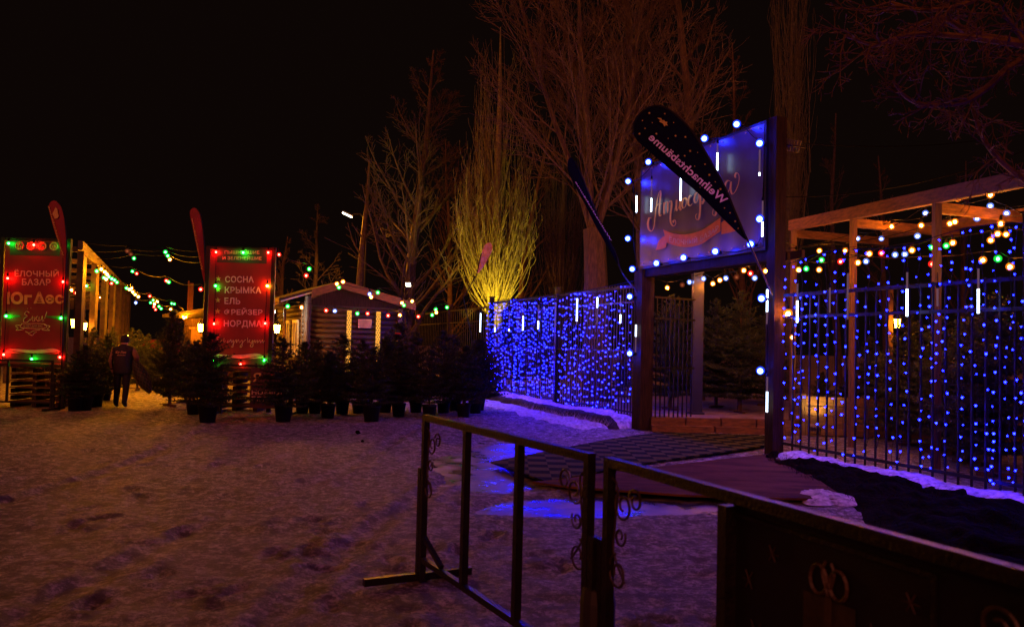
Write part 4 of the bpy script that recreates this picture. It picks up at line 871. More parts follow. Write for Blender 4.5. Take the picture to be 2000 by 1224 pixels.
# ------------------------------------------------------------------ gate globes, warm string, pergola right
def globe_mesh(r=.070):
    m_ = MB(); m_.mi = 0; m_.sphere((-.008, -.012, -.008), r * .66, 12, 8); m_.mi = 1; m_.sphere((0, 0, 0), r, 14, 9); me = m_.mesh('globe')
    me.materials.append(emit('globe_core', (.008, .020, 1), 420)); me.materials.append(shell('globe_glass', (.02, .05, 1), 1.5, .55)); me.polygons.foreach_set('material_index', m_.m); me.polygons.foreach_set('use_smooth', [True] * len(me.polygons)); return me
GLB = globe_mesh()
def globes(lst, off, label, fn):
    P = [onpl(*fn(x, y), F(0, off), SN) for x, y in lst]; o = empty('globe_lights', P[0], 0, label, 'globe lights'); m_ = MB()
    for p in P:
        b = inst('globe', GLB, o, p - P[0]); s_ = MB(); s_.lathe([(.03, .06), (.036, .09), (.02, .13)], 8, (0, 0, 0), Matrix.Rotation(math.atan2(FN.y, FN.x) - math.pi / 2, 3, 'Z') @ Matrix.Rotation(R(100), 3, 'X')); s_.build('socket', WIRE, b)
    W = []
    for a, b in zip(P[:-1], P[1:]):
        for k in range(6): W.append(a.lerp(b, k / 6) - P[0] - FN * .13 - Vector((0, 0, .06 * math.sin(k / 6 * math.pi))))
    W.append(P[-1] - P[0] - FN * .13); m_.tube(W, .008, 4); m_.build('cable', WIRE, o)
globes([(158, 1171), (128, 963), (130, 573), (268, 441), (448, 366), (651, 281), (871, 183), (1028, 313), (1028, 829), (966, 1000), (725, 1050), (508, 1093), (323, 1131)], .36, 'white blue globe bulbs on a cable round the gate sign', c5)
globes([(30, 287), (30, 610)], .30, 'two white blue globe bulbs on the short gate post', cG)
globes([(780, 297), (773, 709)], .30, 'two white blue globe bulbs on the tall gate post', cG)
S([(243, 238, 'o'), (328, 222, 'd'), (369, 206, 'w'), (449, 187, 'w'), (502, 215, 'o'), (542, 195, 'o'), (576, 184, 'w'), (637, 178, 'd'), (678, 140, 'o'), (716, 157, 'r'), (740, 183, 'w'), (802, 143, 'o')], 19.5, 16.5, cG, 'orange and white bulbs strung under the gate beam', (atY(1285, 545, 19.6), atY(1508, 520, 15.6)), r=.06)
def pergola_right():
    o = empty('timber_pergola', (5.6, 15.2, 0), 0, 'orange lit open timber pergola behind the right fence', 'pergola'); o0 = Vector((5.6, 15.2, 0))
    def bm(a, b, w_, h_, nm='beam'): m_ = MB(); m_.bar(a - o0, b - o0, w_, h_); m_.build(nm, WOODH, o)
    f0 = atY(1545, 441, 17.6); f1 = atY(2040, 341, 10.2); bm(f0, f1, .12, .22)
    g0 = Vector((f0.x + 2.4, f0.y + .9, f0.z + .0)); g1 = Vector((f1.x + 2.4, f1.y + .9, f1.z))
    bm(g0, g1, .12, .2)
    for k in range(4):
        t = (0.02, .36, .7, .97)[k]; a = f0.lerp(f1, t); b = g0.lerp(g1, t); bm(Vector((a.x, a.y, a.z - .18)), Vector((b.x, b.y, b.z - .18)), .1, .16, 'rafter')
        for q_ in (a,):
            m_ = MB(); m_.box((q_.x - o0.x, q_.y - o0.y, (q_.z - .1) / 2), (.10, .10, q_.z - .1)); m_.build('post', WOOD, o)
    h0 = atY(1552, 452, 16.8)
    return f0, f1
pf0, pf1 = pergola_right()
E_ = atY(2020, 350, 10.5)
def D(lst, Y0, Y1, label, ends=(None, None), **k): return S(lst, Y0, Y1, c7, label, ends, **k)
D([(293, 308, 'o'), (469, 218, 'o'), (581, 214, 'o'), (720, 112, 'o'), (844, 98, 'o')], 16.2, 12.2, 'warm bulbs hung along the right pergola beam', (atY(1560, 480, 17), atY(2010, 345, 10.8)), r=.055)
D([(340, 264, 'w'), (430, 264, 'w'), (597, 167, 'w'), (710, 160, 'w'), (843, 140, 'w'), (905, 168, 'w')], 15.6, 12.6, 'cool white bulbs strung across the right pergola', (atY(1570, 480, 16.4), atY(2010, 420, 12)), r=.05)
D([(195, 310, 'o'), (567, 254, 'w'), (690, 207, 'o'), (709, 200, 'o'), (793, 187, 'w'), (840, 176, 'o')], 16, 13, 'mixed orange and white bulbs rising across the right pergola', (atY(1540, 485, 16.2), atY(2010, 400, 12.5)), r=.055)
D([(107, 320, 'y'), (384, 321, 'o'), (546, 308, 'o'), (638, 288, 'o'), (701, 280, 'o'), (845, 270, 'o'), (871, 246, 'o'), (883, 207, 'o')], 14.2, 12.4, 'amber bulbs hung from the tall gate post above the blue lights', (atY(1532, 470, 14), atY(2010, 420, 12)), r=.055)
D([(116, 382, 'y'), (145, 378, 'g'), (203, 345, 'g'), (275, 351, 'r'), (372, 350, 'w'), (430, 319, 'r'), (482, 325, 'w'), (519, 323, 'w'), (622, 297, 'g'), (676, 291, 'g'), (903, 248, 'o')], 14.6, 12.6, 'green red and white bulbs strung behind the blue lights', (atY(1534, 490, 14.4), atY(2010, 450, 12.2)), r=.052)
D([(194, 382, 'o'), (341, 355, 'o'), (622, 360, 'r'), (815, 345, 'o'), (872, 340, 'g'), (918, 370, 'o')], 15, 11.6, 'lowest sagging string of mixed bulbs behind the blue lights', (atY(1536, 500, 14.8), atY(2010, 500, 11.2)), r=.056)
for k, (x, y, Y, r_) in enumerate(((76, 548, 13.2, 'orange bulb fixed low on the tall gate post'), (92, 638, 13.9, 'small orange bulb hanging beside the tall gate post'))):
    p = atY(*c7(x, y), Y); o = empty('hanging_bulb', p, 0, r_, 'bulb'); b = inst('bulb', bulb_mesh('y', .075 if k == 0 else .045), o, (0, 0, 0)); inst('socket', SOCK, o, (0, 0, .05)); m_ = MB(); m_.tube([(0, 0, .12), (-.06, .02, .5), (-.2, 0, .62)], .007, 4); m_.build('cable', WIRE, o)
p = atY(*c7(491, 585), 16.0); lantern(p, 'warm lantern glowing behind the right fence under the pergola', .8, post=(p.x, p.y + .3, 2.95)); m_ = MB(); m_.box((p.x, p.y + .32, 1.5), (.09, .09, 3.0)); tag(m_.build('lantern_post', WOOD), 'slim timber post carrying the lantern behind the right fence', 'post')
# metal pole on the terrace
p = G(1358, 808, TZ); m_ = MB(); m_.box((0, 0, 1.72), (.2, .2, 3.44)); m_.box((0, 0, .02), (.34, .34, .05)); m_.box((.135, 0, 1.72), (.035, .035, 3.4)); tag(m_.build('metal_pole', mat('blue_grey_metal', (.025, .026, .035), .35, .3), M=Matrix.Translation((p.x, p.y, TZ))), 'square blue grey metal pole standing inside the gate', 'pole')
# planter wall inside the right fence with shrubs lit from the ground
pw = empty('timber_planter', (6.1, 17.1, 0), R(-14), 'low timber planter wall behind the right fence', 'planter')
for k in range(4):
    for j in range(4):
        m_ = MB(); m_.box((.6 + k * 1.22, .0, .11 + j * .2), (1.2, .06, .185)); m_.build('plank', WOODH, pw)
for k in range(5): m_ = MB(); m_.box((k * 1.22, -.06, .42), (.1, .07, .86)); m_.build('stake', WOOD, pw)
floodlight((6.15, 16.55, .25), (.25, .55, .8), .2, 'small ground spotlight glowing pale yellow behind the right fence', emit('pale_lens', (1, .85, .45), 14), ((1, .7, .2), 90, 90))

# ------------------------------------------------------------------ icicle light tubes
TUBE = shell('tube_plastic', (.42, .20, .30), .35, .5); TUBEW = emit('tube_light', (.60, .78, 1), 8)
def icicle(px, y0, y1, l0, l1, off, label, grp):
    a = onpl(px, y0, F(0, off), SN); b = onpl(px - .5, y1, F(0, off), SN); L = a.z - b.z
    o = empty('icicle_light', (a.x, a.y, a.z), 0, label, 'icicle light', grp)
    m_ = MB(); m_.tube([(0, 0, -.03), (0, 0, -L)], .014, 6); m_.build('tube', TUBE, o)
    m_ = MB(); m_.lathe([(.02, -.04), (.02, .0), (.008, .03)], 8); m_.tube([(0, 0, .02), (.0, 0, .16)], .005, 4); m_.build('cap', WIRE, o)
    if l1 > l0:
        f0 = (l0 - y0) / (y1 - y0); f1 = (l1 - y0) / (y1 - y0); m_ = MB(); m_.tube([(0, 0, -L * max(.02, f0)), (0, 0, -L * f1)], .015, 6); m_.build('lit_section', TUBEW, o)
c4 = lambda x, y: (930 + x / 3.6, 520 + y / 3.6)
LG = 'icicle tubes along the long fence'; LL = 'falling icicle light tube hung on the fence left of the gate'
for x, y0, y1, l0, l1 in ((32, 320, 460, 330, 460), (135, 320, 460, 430, 460), (235, 300, 460, 440, 455), (332, 280, 450, 350, 450), (440, 260, 440, 385, 440), (560, 240, 420, 0, 0), (711, 215, 410, 225, 385), (853, 200, 410, 218, 290), (1017, 190, 400, 340, 400)):
    q0 = c4(x, y0); q1 = c4(x, y1); icicle(q0[0], q0[1], q1[1], c4(0, l0)[1], c4(0, l1)[1], .16, LL, LG)
RG = 'icicle tubes along the near fence'; RL = 'falling icicle light tube hung on the fence right of the gate'
for x, y0, y1, l0, l1 in ((112, 425, 582, 500, 582), (235, 440, 545, 0, 0), (303, 385, 570, 0, 0), (528, 380, 558, 455, 558), (798, 365, 547, 455, 547), (643, 440, 520, 0, 0)):
    q0 = c7(x, y0); q1 = c7(x, y1); icicle(q0[0], q0[1], q1[1], c7(0, l0)[1], c7(0, l1)[1], .16, RL, RG)
for x, y0, y1, l0, l1 in ((740, 300, 505, 380, 500), (490, 495, 710, 500, 705), (290, 545, 785, 690, 780), (187, 660, 795, 668, 785), (1028, 340, 540, 515, 535), (1048, 690, 955, 850, 952)):
    q0 = c5(x, y0); q1 = c5(x, y1); icicle(q0[0], q0[1], q1[1], c5(0, l0)[1], c5(0, l1)[1], .30, {740: 'lit icicle tube on the sign just right of the black flag', 490: 'long lit icicle tube on the sign left of the black flag', 290: 'icicle tube hanging over the first gold script letter', 187: 'lit icicle tube at the sign edge above the short gate post', 1028: 'mostly dark icicle tube on the sign edge beside the tall post', 1048: 'icicle tube lit at its lower end beside the tall post and sign'}[x], 'icicle tubes on the sign')
for x, y0, y1, l0, l1, lab in ((812, 235, 445, 240, 375, 'icicle light tube high on the tall gate post'), (812, 730, 950, 830, 945, 'icicle light tube low on the tall gate post'), (65, 440, 605, 450, 515, 'icicle light tube on the short gate post')):
    q0 = cG(x, y0); q1 = cG(x, y1); icicle(q0[0], q0[1], q1[1], cG(0, l0)[1], cG(0, l1)[1], .2, lab, None)

# ------------------------------------------------------------------ conifers
def conifer_mesh(H, Rb, seed, needle=.05, wh=15, up=.25, fluffy=False, dens=1.0, z0=.12, shape=.85, nw=.0085):
    rg = np.random.RandomState(seed); V = []; Fc = []
    tr = MB(); tr.tube([(0, 0, -.05), (.01, .01, H * .5), (0, 0, H)], [.028 * H / 1.6, .018 * H / 1.6, .006], 6)
    def needles(p, d, n, ln, wd):
        # n thin triangles round direction d starting near p
        rd = rg.normal(size=(n, 3)); rd = rd / np.linalg.norm(rd, axis=1)[:, None]; dd = rd * .75 + d * .75; dd /= np.linalg.norm(dd, axis=1)[:, None]
        sd_ = np.cross(dd, rg.normal(size=(n, 3))); sd_ /= np.linalg.norm(sd_, axis=1)[:, None] + 1e-9
        return p, dd, sd_, ln * rg.uniform(.7, 1.2, n), wd
    for i in range(wh):
        f = i / (wh - 1); z = H * (z0 + (1 - z0 - .04) * f ** .92); rl = Rb * (1 - f) ** shape * rg.uniform(.85, 1.12) + .05; nb = int(rg.randint(6, 9) * (1.1 - .5 * f)) + 1; a0 = rg.rand() * 6.28
        for b in range(nb):
            a = a0 + b * 6.283 / nb + rg.uniform(-.25, .25); L = rl * rg.uniform(.75, 1.15); el = up * (.5 + f * 1.6) + rg.uniform(-.12, .12); dirv = np.array([math.cos(a) * math.cos(el), math.sin(a) * math.cos(el), math.sin(el)])
            zz = z + rg.uniform(-.04, .04) * H; P0 = np.array([0, 0, zz]); n = max(3, int(L / .07))
            side = np.array([-math.sin(a), math.cos(a), 0])
            tr.tube([P0, P0 + dirv * L * .9], [.006, .003], 3)
            for k in range(n):
                t = (k + .6) / n; pb = P0 + dirv * L * t + np.array([0, 0, .10 * L * (t * t - .3) if fluffy else -.05 * L * t])
                for s_ in ((-1, 1) if k < n - 1 else (0,)):
                    td = dirv * .75 + side * s_ * .8 + np.array([0, 0, .30 if fluffy else .12]); td /= np.linalg.norm(td); tl = L * (.40 * (1 - t * .55)) * rg.uniform(.6, 1.1) + .03
                    m_n = max(2, int(tl / .05))
                    for q_ in range(m_n):
                        c = pb + td * tl * (q_ + .3) / m_n; nn = int((10 if fluffy else 8) * dens); p, dd, s2, ln, wd = needles(c, td, nn, needle, nw)
                        base = len(V) * 3; tri = np.stack([p + s2 * wd * .5, p - s2 * wd * .5, p + dd * ln[:, None]], 1); V.append(tri.reshape(-1, 3))
    p, dd, s2, ln, wd = needles(np.array([0, 0, H * .97]), np.array([0, 0, 1.]), 24, needle * 1.2, nw); V.append(np.stack([p + s2 * wd * .5, p - s2 * wd * .5, p + dd * ln[:, None]], 1).reshape(-1, 3))
    V = np.concatenate(V); me = np_mesh('crown', V, np.arange(len(V)).reshape(-1, 3)); return tr.mesh('trunk'), me
KIND = []
for sd_, (H, Rb, nd, fl, up) in enumerate(((1.55, .52, .055, False, .30), (1.45, .58, .055, False, .22), (1.7, .5, .05, False, .4), (1.5, .6, .075, True, .45))):
    t_, c_ = conifer_mesh(H, Rb, sd_ + 5, nd, 16, up, fl, z0=.08, shape=.62, nw=.013); t_.materials.append(BARK); c_.materials.append(NEEDLE); KIND.append((t_, c_, H))
t_, c_ = conifer_mesh(2.05, .62, 31, .10, 13, .45, True, .9, z0=.1, shape=.7, nw=.014); t_.materials.append(BARK); c_.materials.append(NEEDLE2); PINE = (t_, c_, 2.05)
t_, c_ = conifer_mesh(2.7, .78, 41, .06, 22, .30, False, .8, z0=.1, shape=.62, nw=.017); t_.materials.append(BARK); c_.materials.append(NEEDLE2); FIR = (t_, c_, 2.7)
m_ = MB(); m_.lathe([(.13, 0), (.165, .27), (.178, .275), (.178, .31), (.155, .31), (.15, .27)], 14); POTM = m_.mesh('pot'); POTM.materials.append(POT); POTM.polygons.foreach_set('use_smooth', [True] * len(POTM.polygons))
m_ = MB(); m_.lathe([(.145, 0), (.15, .02)], 10); SOILM = m_.mesh('soil'); SOILM.materials.append(SOIL)
m_ = MB(); m_.box((0, 0, .03), (.5, .06, .06)); m_.box((0, 0, .071), (.06, .5, .018)); STM = m_.mesh('stand'); STM.materials.append(WOOD)
def potted(px, py, kind, h, label, group, z=0.0, ps=1.0, name='potted_spruce'):
    p = G(px, py, z); t_, c_, H = KIND[kind]; o = empty(name, (p.x, p.y, z - .01), rr.uniform(0, 6.28), label, 'potted tree', group); s_ = (h - .27) / H
    inst('pot', POTM, o, sc=ps); inst('soil', SOILM, o, (0, 0, .28 * ps), sc=ps); tl = (rr.uniform(-.05, .05), rr.uniform(-.05, .05), 0); wd = s_ * rr.uniform(1.0, 1.25)
    inst('trunk', t_, o, (0, 0, .25), tl, (wd, wd, s_)); inst('crown', c_, o, (0, 0, .25), tl, (wd, wd, s_)); return o
def cut(px, py, K, h, label, group, z=0.0, name='cut_fir', rz=None, wd=1.0):
    p = G(px, py, z); t_, c_, H = K; o = empty(name, (p.x, p.y, z - .005), rr.uniform(0, 6.28), label, 'conifer', group); s_ = (h - .08) / H
    inst('stand', STM, o); inst('trunk', t_, o, (0, 0, .07), (0, 0, 0), (s_ * wd, s_ * wd, s_)); inst('crown', c_, o, (0, 0, .07), (0, 0, 0), (s_ * wd, s_ * wd, s_)); return o
g1_ = 'potted trees in the front row before the cabin'; l1_ = 'dark potted spruce in the front row before the cabin'
for px, py, k, h, ps in ((553, 822, 1, 1.75, 1.15), (725, 822, 0, 1.62, 1.15), (838, 815, 2, 1.65, 1.0), (640, 815, 3, 1.45, 1.0), (778, 812, 1, 1.6, 1.0), (905, 813, 0, 1.7, 1.0)): potted(px, py, k, h, {553: 'broad dark potted spruce right beside the price banner', 725: 'potted spruce in a large pot before the right lattice strip', 838: 'slim potted spruce in the front row right of the red tagged tree', 640: 'low bushy potted pine before the left lattice strip', 778: 'front row potted spruce standing below the red tagged tree', 905: 'front row potted spruce nearest the blue light curtain'}[px], g1_, ps=ps)
g2_ = 'potted trees in the back row before the cabin'; l2_ = 'taller potted spruce in the back row against the cabin'
for px, py, k, h in ((590, 806, 0, 1.7), (615, 806, 2, 1.75), (668, 807, 1, 1.85), (700, 806, 2, 1.75), (752, 805, 3, 1.8), (776, 801, 0, 2.25), (812, 805, 2, 1.95), (866, 806, 1, 2.0), (888, 802, 2, 1.95), (928, 806, 3, 1.8), (935, 800, 0, 1.9)): potted(px, py, k, h, {776: 'tallest potted spruce with a small red tag before the cabin', 935: 'back row potted spruce touching the end of the blue light curtain', 590: 'back row potted spruce half hidden beside the price banner'}.get(px, l2_), g2_)
potted(405, 823, 0, 1.85, 'dark potted spruce standing before the left edge of the price banner', None, ps=1.15)
potted(378, 808, 3, 1.6, 'bushy potted pine beside the price banner post', None)
g3_ = 'potted trees beside the logo banner'; l3_ = 'potted spruce standing between the logo banner and the person'
for px, py, k, h in ((146, 801, 1, 1.35), (166, 800, 0, 1.5), (187, 794, 3, 1.3), (205, 780, 1, 1.7), (178, 778, 2, 1.9)): potted(px, py, k, h, l3_, g3_)
cut(331, 793, PINE, 2.28, 'large fluffy pine on a wooden cross stand between the two banners', None, name='cut_pine')
cut(362, 786, PINE, 1.6, 'smaller pine tucked beside the large one between the banners', None, name='cut_pine', wd=1.1)
g4_ = 'trees for sale along the passage'; l4_ = 'fir for sale standing deep in the passage behind the person'
for px, py, h in ((268, 762, 1.9), (285, 752, 1.8), (254, 748, 2.0), (305, 748, 1.7), (322, 745, 1.8), (215, 752, 2.0)): cut(px, py, FIR, h, l4_, g4_)
g5_ = 'firs on the terrace inside the gate'; l5_ = 'tall dense fir standing on the terrace behind the gate'
for px, py, h in ((1308, 800, 2.75), (1398, 796, 2.75), (1444, 806, 2.85), (1495, 792, 2.6)): cut(px, py, FIR, h, {1308: 'tall fir on the terrace behind the open gate leaf', 1398: 'tall fir on the terrace just right of the metal pole', 1444: 'tallest dense fir on the terrace in the middle of the gateway', 1495: 'tall fir on the terrace half hidden by the tall gate post'}[px], g5_, TZ, wd=1.12)
g6_ = 'firs behind the right fence'; l6_ = 'dark fir standing behind the blue lights of the right fence'
for px, py, h in ((1775, 870, 2.5), (1835, 885, 2.4), (1890, 905, 2.5), (1945, 930, 2.6), (1700, 835, 2.1)): cut(px, py, FIR, h, l6_, g6_, 0.0, wd=1.15)
g7_ = 'low conifers by the planter'; l7_ = 'low conifer lit yellow from the ground beside the timber planter'
for px, py, h in ((1605, 812, 1.0), (1660, 808, 1.1)): cut(px, py, PINE, h, l7_, g7_, TZ, wd=1.3)
g8_ = 'firs behind the long fence'; l8_ = 'fir standing on the terrace behind the blue lit long fence'
for px, py, h in ((1010, 758, 2.0), (1060, 752, 2.1), (1215, 775, 1.4)): cut(px, py, FIR, h, l8_, g8_, TZ)
m_ = MB(); p = G(776, 801); m_.tube([(p.x + .05, p.y - .22, 1.93), (p.x - .08, p.y - .25, 1.94)], .022, 6); m_.tube([(p.x, p.y - .24, 1.93), (p.x, p.y, 1.93)], .005, 4); tag(m_.build('price_tag', mat('red_tag', (.6, .03, .02), .5)), 'small red tag tied to the tallest potted spruce', 'tag')

# ------------------------------------------------------------------ bare trees
def grow(seed, H, r0, lv, spread, upw, n1, n2, n3, clear=.25, mn=.007, trunk_bend=.03, L1=.42, L2=.45, L3=.45, fork=0, stem_pts=None):
    rg = random.Random(seed); m_ = MB(); tw = MB()
    def branch(p, d, L, r, level, seg):
        pts = [p.copy()]; dd = d.copy(); rad = [r]
        for k in range(seg):
            dd = dd + Vector((rg.gauss(0, 1), rg.gauss(0, 1), rg.gauss(0, .7))) * (.10 if level else trunk_bend) + Vector((0, 0, upw * (.5 if level else .1)))
            dd.normalize(); p = p + dd * (L / seg); pts.append(p.copy()); rad.append(max(mn * .6, r * (1 - (.3 if (level == 0 and fork and r == r0) else .85) * (k + 1) / seg)))
        (m_ if level < 2 else tw).tube(pts, rad, 8 if level == 0 else (5 if level == 1 else 3), cap=False); return pts, rad
    def at(pts, rad, t):
        x = t * (len(pts) - 1); i = min(int(x), len(pts) - 2); f = x - i; return pts[i].lerp(pts[i + 1], f), (pts[i + 1] - pts[i]).normalized(), rad[i] * (1 - f) + rad[i + 1] * f
    def sidev(d, ang):
        s = d.orthogonal().normalized(); s.rotate(Matrix.Rotation(rg.uniform(0, 6.283), 3, d)); return (d * math.cos(ang) + s * math.sin(ang)).normalized()
    stems = []
    t0 = branch(Vector((0, 0, -.2)), Vector((0, 0, 1)), H if not fork else H * clear * 1.1, r0, 0, 10)
    if fork:
        bp = t0[0][-1]
        for k in range(fork):
            a = k * 6.283 / fork + rg.uniform(-.4, .4); d = Vector((math.cos(a) * .32, math.sin(a) * .32, 1)).normalized(); stems.append(branch(bp - Vector((0, 0, .3)), d, (H - bp.z) * rg.uniform(.8, 1), r0 * .23, 0, 12))
        lo = .05
    else: stems = [t0]; lo = clear
    for st in stems:
        for i in range(n1):
            f = lo + (.97 - lo) * (i + rg.random()) / n1; p, d, r = at(*st, f); b1 = branch(p, sidev(d, spread * rg.uniform(.75, 1.2)), H * L1 * (1.08 - f) * rg.uniform(.6, 1.1), r * .38, 1, 7)
            if lv < 2: continue
            for j in range(n2):
                f2 = .15 + .82 * (j + rg.random()) / n2; p2, d2, r2 = at(*b1, f2); l2 = (b1[0][-1] - b1[0][0]).length * L2 * (1.15 - f2) * rg.uniform(.6, 1.2); b2 = branch(p2, sidev(d2, spread * rg.uniform(.6, 1.1)), l2, max(mn, r2 * .6), 2, 4)
                if lv < 3: continue
                for q_ in range(n3):
                    f3 = .2 + .78 * (q_ + rg.random()) / n3; p3, d3, r3 = at(*b2, f3); branch(p3, sidev(d3, spread * rg.uniform(.6, 1.1)), l2 * L3 * rg.uniform(.6, 1.2) + .05, mn * .8, 3, 2)
    return m_.mesh('trunk'), tw.mesh('crown')
def tree(name, x, y, meshes, mt, label, rz=0, z=0.0, group=None, sc=1):
    o = empty(name, (x, y, z), rz, label, 'tree', group)
    for me, nm in zip(meshes, ('trunk', 'crown')):
        if not me.materials: me.materials.append(mt)
        inst(nm, me, o, sc=sc)
    return o
def at_px(px, Y): p = atY(px, 670, Y); return p.x, p.y
def poplar(seed, H, r0, n, wid, z0, mn=.009, vase=0.0):
    """fastigiate poplar: a short trunk and a sheaf of long upright shoots"""
    rg = random.Random(seed); m_ = MB(); tw = MB(); m_.tube([(0, 0, -.2), (.03, 0, z0), (0, .03, z0 + 2.0), (.05, 0, H * .8), (0, 0, H)], [r0, r0 * .85, r0 * .6, r0 * .25, .02], 8)
    def shoot(p, L, a, lean, r, lvl):
        out = Vector((math.cos(a), math.sin(a), 0)); P = []; rad = []; k = 9 if lvl == 0 else 5; w1 = rg.uniform(-.12, .12)
        for i in range(k + 1):
            t = i / k; rad_off = lean * (1 - (1 - t) ** 2.2) * (1 if t < .6 else 1 - .35 * (t - .6)); P.append(p + out * rad_off + Vector((w1 * math.sin(t * 5) + rg.gauss(0, .02), w1 * math.cos(t * 4) + rg.gauss(0, .02), L * t))); rad.append(max(mn * .6, r * (1 - .8 * t)))
        tw.tube(P, rad, 3 if lvl else 4, cap=False); return P
    for i in range(n):
        short = rg.random() < vase; a = rg.uniform(0, 6.283)
        zb = z0 + (rg.random() ** 1.5 * 1.6 if short else rg.random() ** 2.0 * (H - z0) * .55) - .15; fr = (zb - z0) / (H - z0)
        L = rg.uniform(2.2, 5.2) if short else (H - zb) * rg.uniform(.3, .85); lean = wid * (rg.uniform(.35, 1.0) if short else rg.uniform(.15, .6) * (1 - .5 * fr))
        P = shoot(Vector((math.cos(a) * r0 * .6, math.sin(a) * r0 * .6, zb)), L, a, lean, rg.uniform(.013, .028), 0)
        for q_ in range(6 if short else 7):
            p = P[rg.randint(1, len(P) - 2)]; shoot(p, L * rg.uniform(.14, .36), a + rg.uniform(-1.4, 1.4), wid * rg.uniform(.05, .2), rg.uniform(.008, .013), 1)
    return m_.mesh('trunk'), tw.mesh('crown')
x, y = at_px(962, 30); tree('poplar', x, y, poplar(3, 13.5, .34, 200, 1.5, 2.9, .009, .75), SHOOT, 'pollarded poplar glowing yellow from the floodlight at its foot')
x, y = at_px(1537, 25); tree('poplar', x, y, poplar(8, 16, .16, 62, .95, 3.2, .008), mat('poplar_bark_dim', (.075, .055, .022), .9, 0, .4, 9), 'slim columnar poplar rising behind the tall gate post')
x, y = at_px(1092, 37); tree('poplar', x, y, poplar(12, 11, .3, 80, 1.9, 2.2, .012), BARKD, 'dim columnar poplar in the dark left of the big trunk')
x, y = at_px(1168, 22.5); bigt = grow(21, 17.5, .42, 3, .72, .16, 24, 9, 7, clear=.27, fork=5, L1=.30, mn=.010); tree('bare_tree', x, y, bigt, BARK, 'large bare tree with a thick forked trunk behind the fence and sign', rz=.8)
x, y = at_px(1262, 26); tree('bare_tree', x, y, grow(33, 19, .22, 3, .72, .12, 34, 9, 7, clear=.25, mn=.011, L1=.24), BARK, 'straight stemmed bare tree rising behind the left half of the sign')
x, y = at_px(1366, 24); tree('bare_tree', x, y, grow(37, 19, .20, 3, .70, .12, 34, 9, 7, clear=.22, mn=.011, L1=.24), BARK, 'straight stemmed bare tree rising behind the right half of the sign')
x, y = at_px(795, 33); tree('bare_tree', x, y, grow(45, 14.5, .28, 3, .80, .18, 36, 9, 7, clear=.14, mn=.012, L1=.46), mat('bark_mid', (.075, .045, .025), .9, 0, .5, 9), 'broad spreading bare tree behind the cabin and small floodlight')
x, y = at_px(690, 34); tree('bare_tree', x, y, grow(51, 9.6, .26, 2, .8, .2, 9, 5, 3, clear=.55, mn=.014, L1=.3), MATS['bark_mid'], 'leaning topped tree trunk beside the white street lamp')
x, y = at_px(600, 42); tree('bare_tree', x, y, grow(57, 9, .2, 3, .9, .1, 18, 7, 5, clear=.1, mn=.014, L1=.45), BARKD, 'low dim bare tree in the dark behind the cabin roof')
x, y = at_px(1640, 38); tree('bare_tree', x, y, grow(61, 13, .2, 3, .6, .15, 16, 6, 4, clear=.2, mn=.013, L1=.32), BARKD, 'dim bare tree far behind the pergola near the slim poplar')
x, y = at_px(1735, 40); tree('bare_tree', x, y, grow(63, 12, .2, 3, .62, .15, 16, 6, 4, clear=.25, mn=.013, L1=.34), BARKD, 'dim bare tree with slanted stem far behind the pergola')
x, y = at_px(1880, 42); tree('bare_tree', x, y, grow(67, 12, .2, 3, .62, .15, 14, 6, 4, clear=.25, mn=.013, L1=.34), BARKD, 'faint bare tree far behind the pergola end')
for px_, Y_, h_, sd2, lab in ((545, 46, 8, 71, 'dim bare tree in the dark between the price banner and the cabin'), (880, 44, 13, 73, 'dim bare tree in the dark between the cabin and the yellow poplar'), (1455, 40, 17, 75, 'dim bare tree behind the right edge of the sign'), (1010, 42, 15, 77, 'dim bare tree in the dark right of the yellow poplar')):
    x, y = at_px(px_, Y_); tree('bare_tree', x, y, grow(sd2, h_, .2, 3, .7, .14, 22, 7, 5, clear=.12, mn=.014, L1=.36), mat('bark_far', (.10, .055, .022), .9, 0, .4, 9), lab)
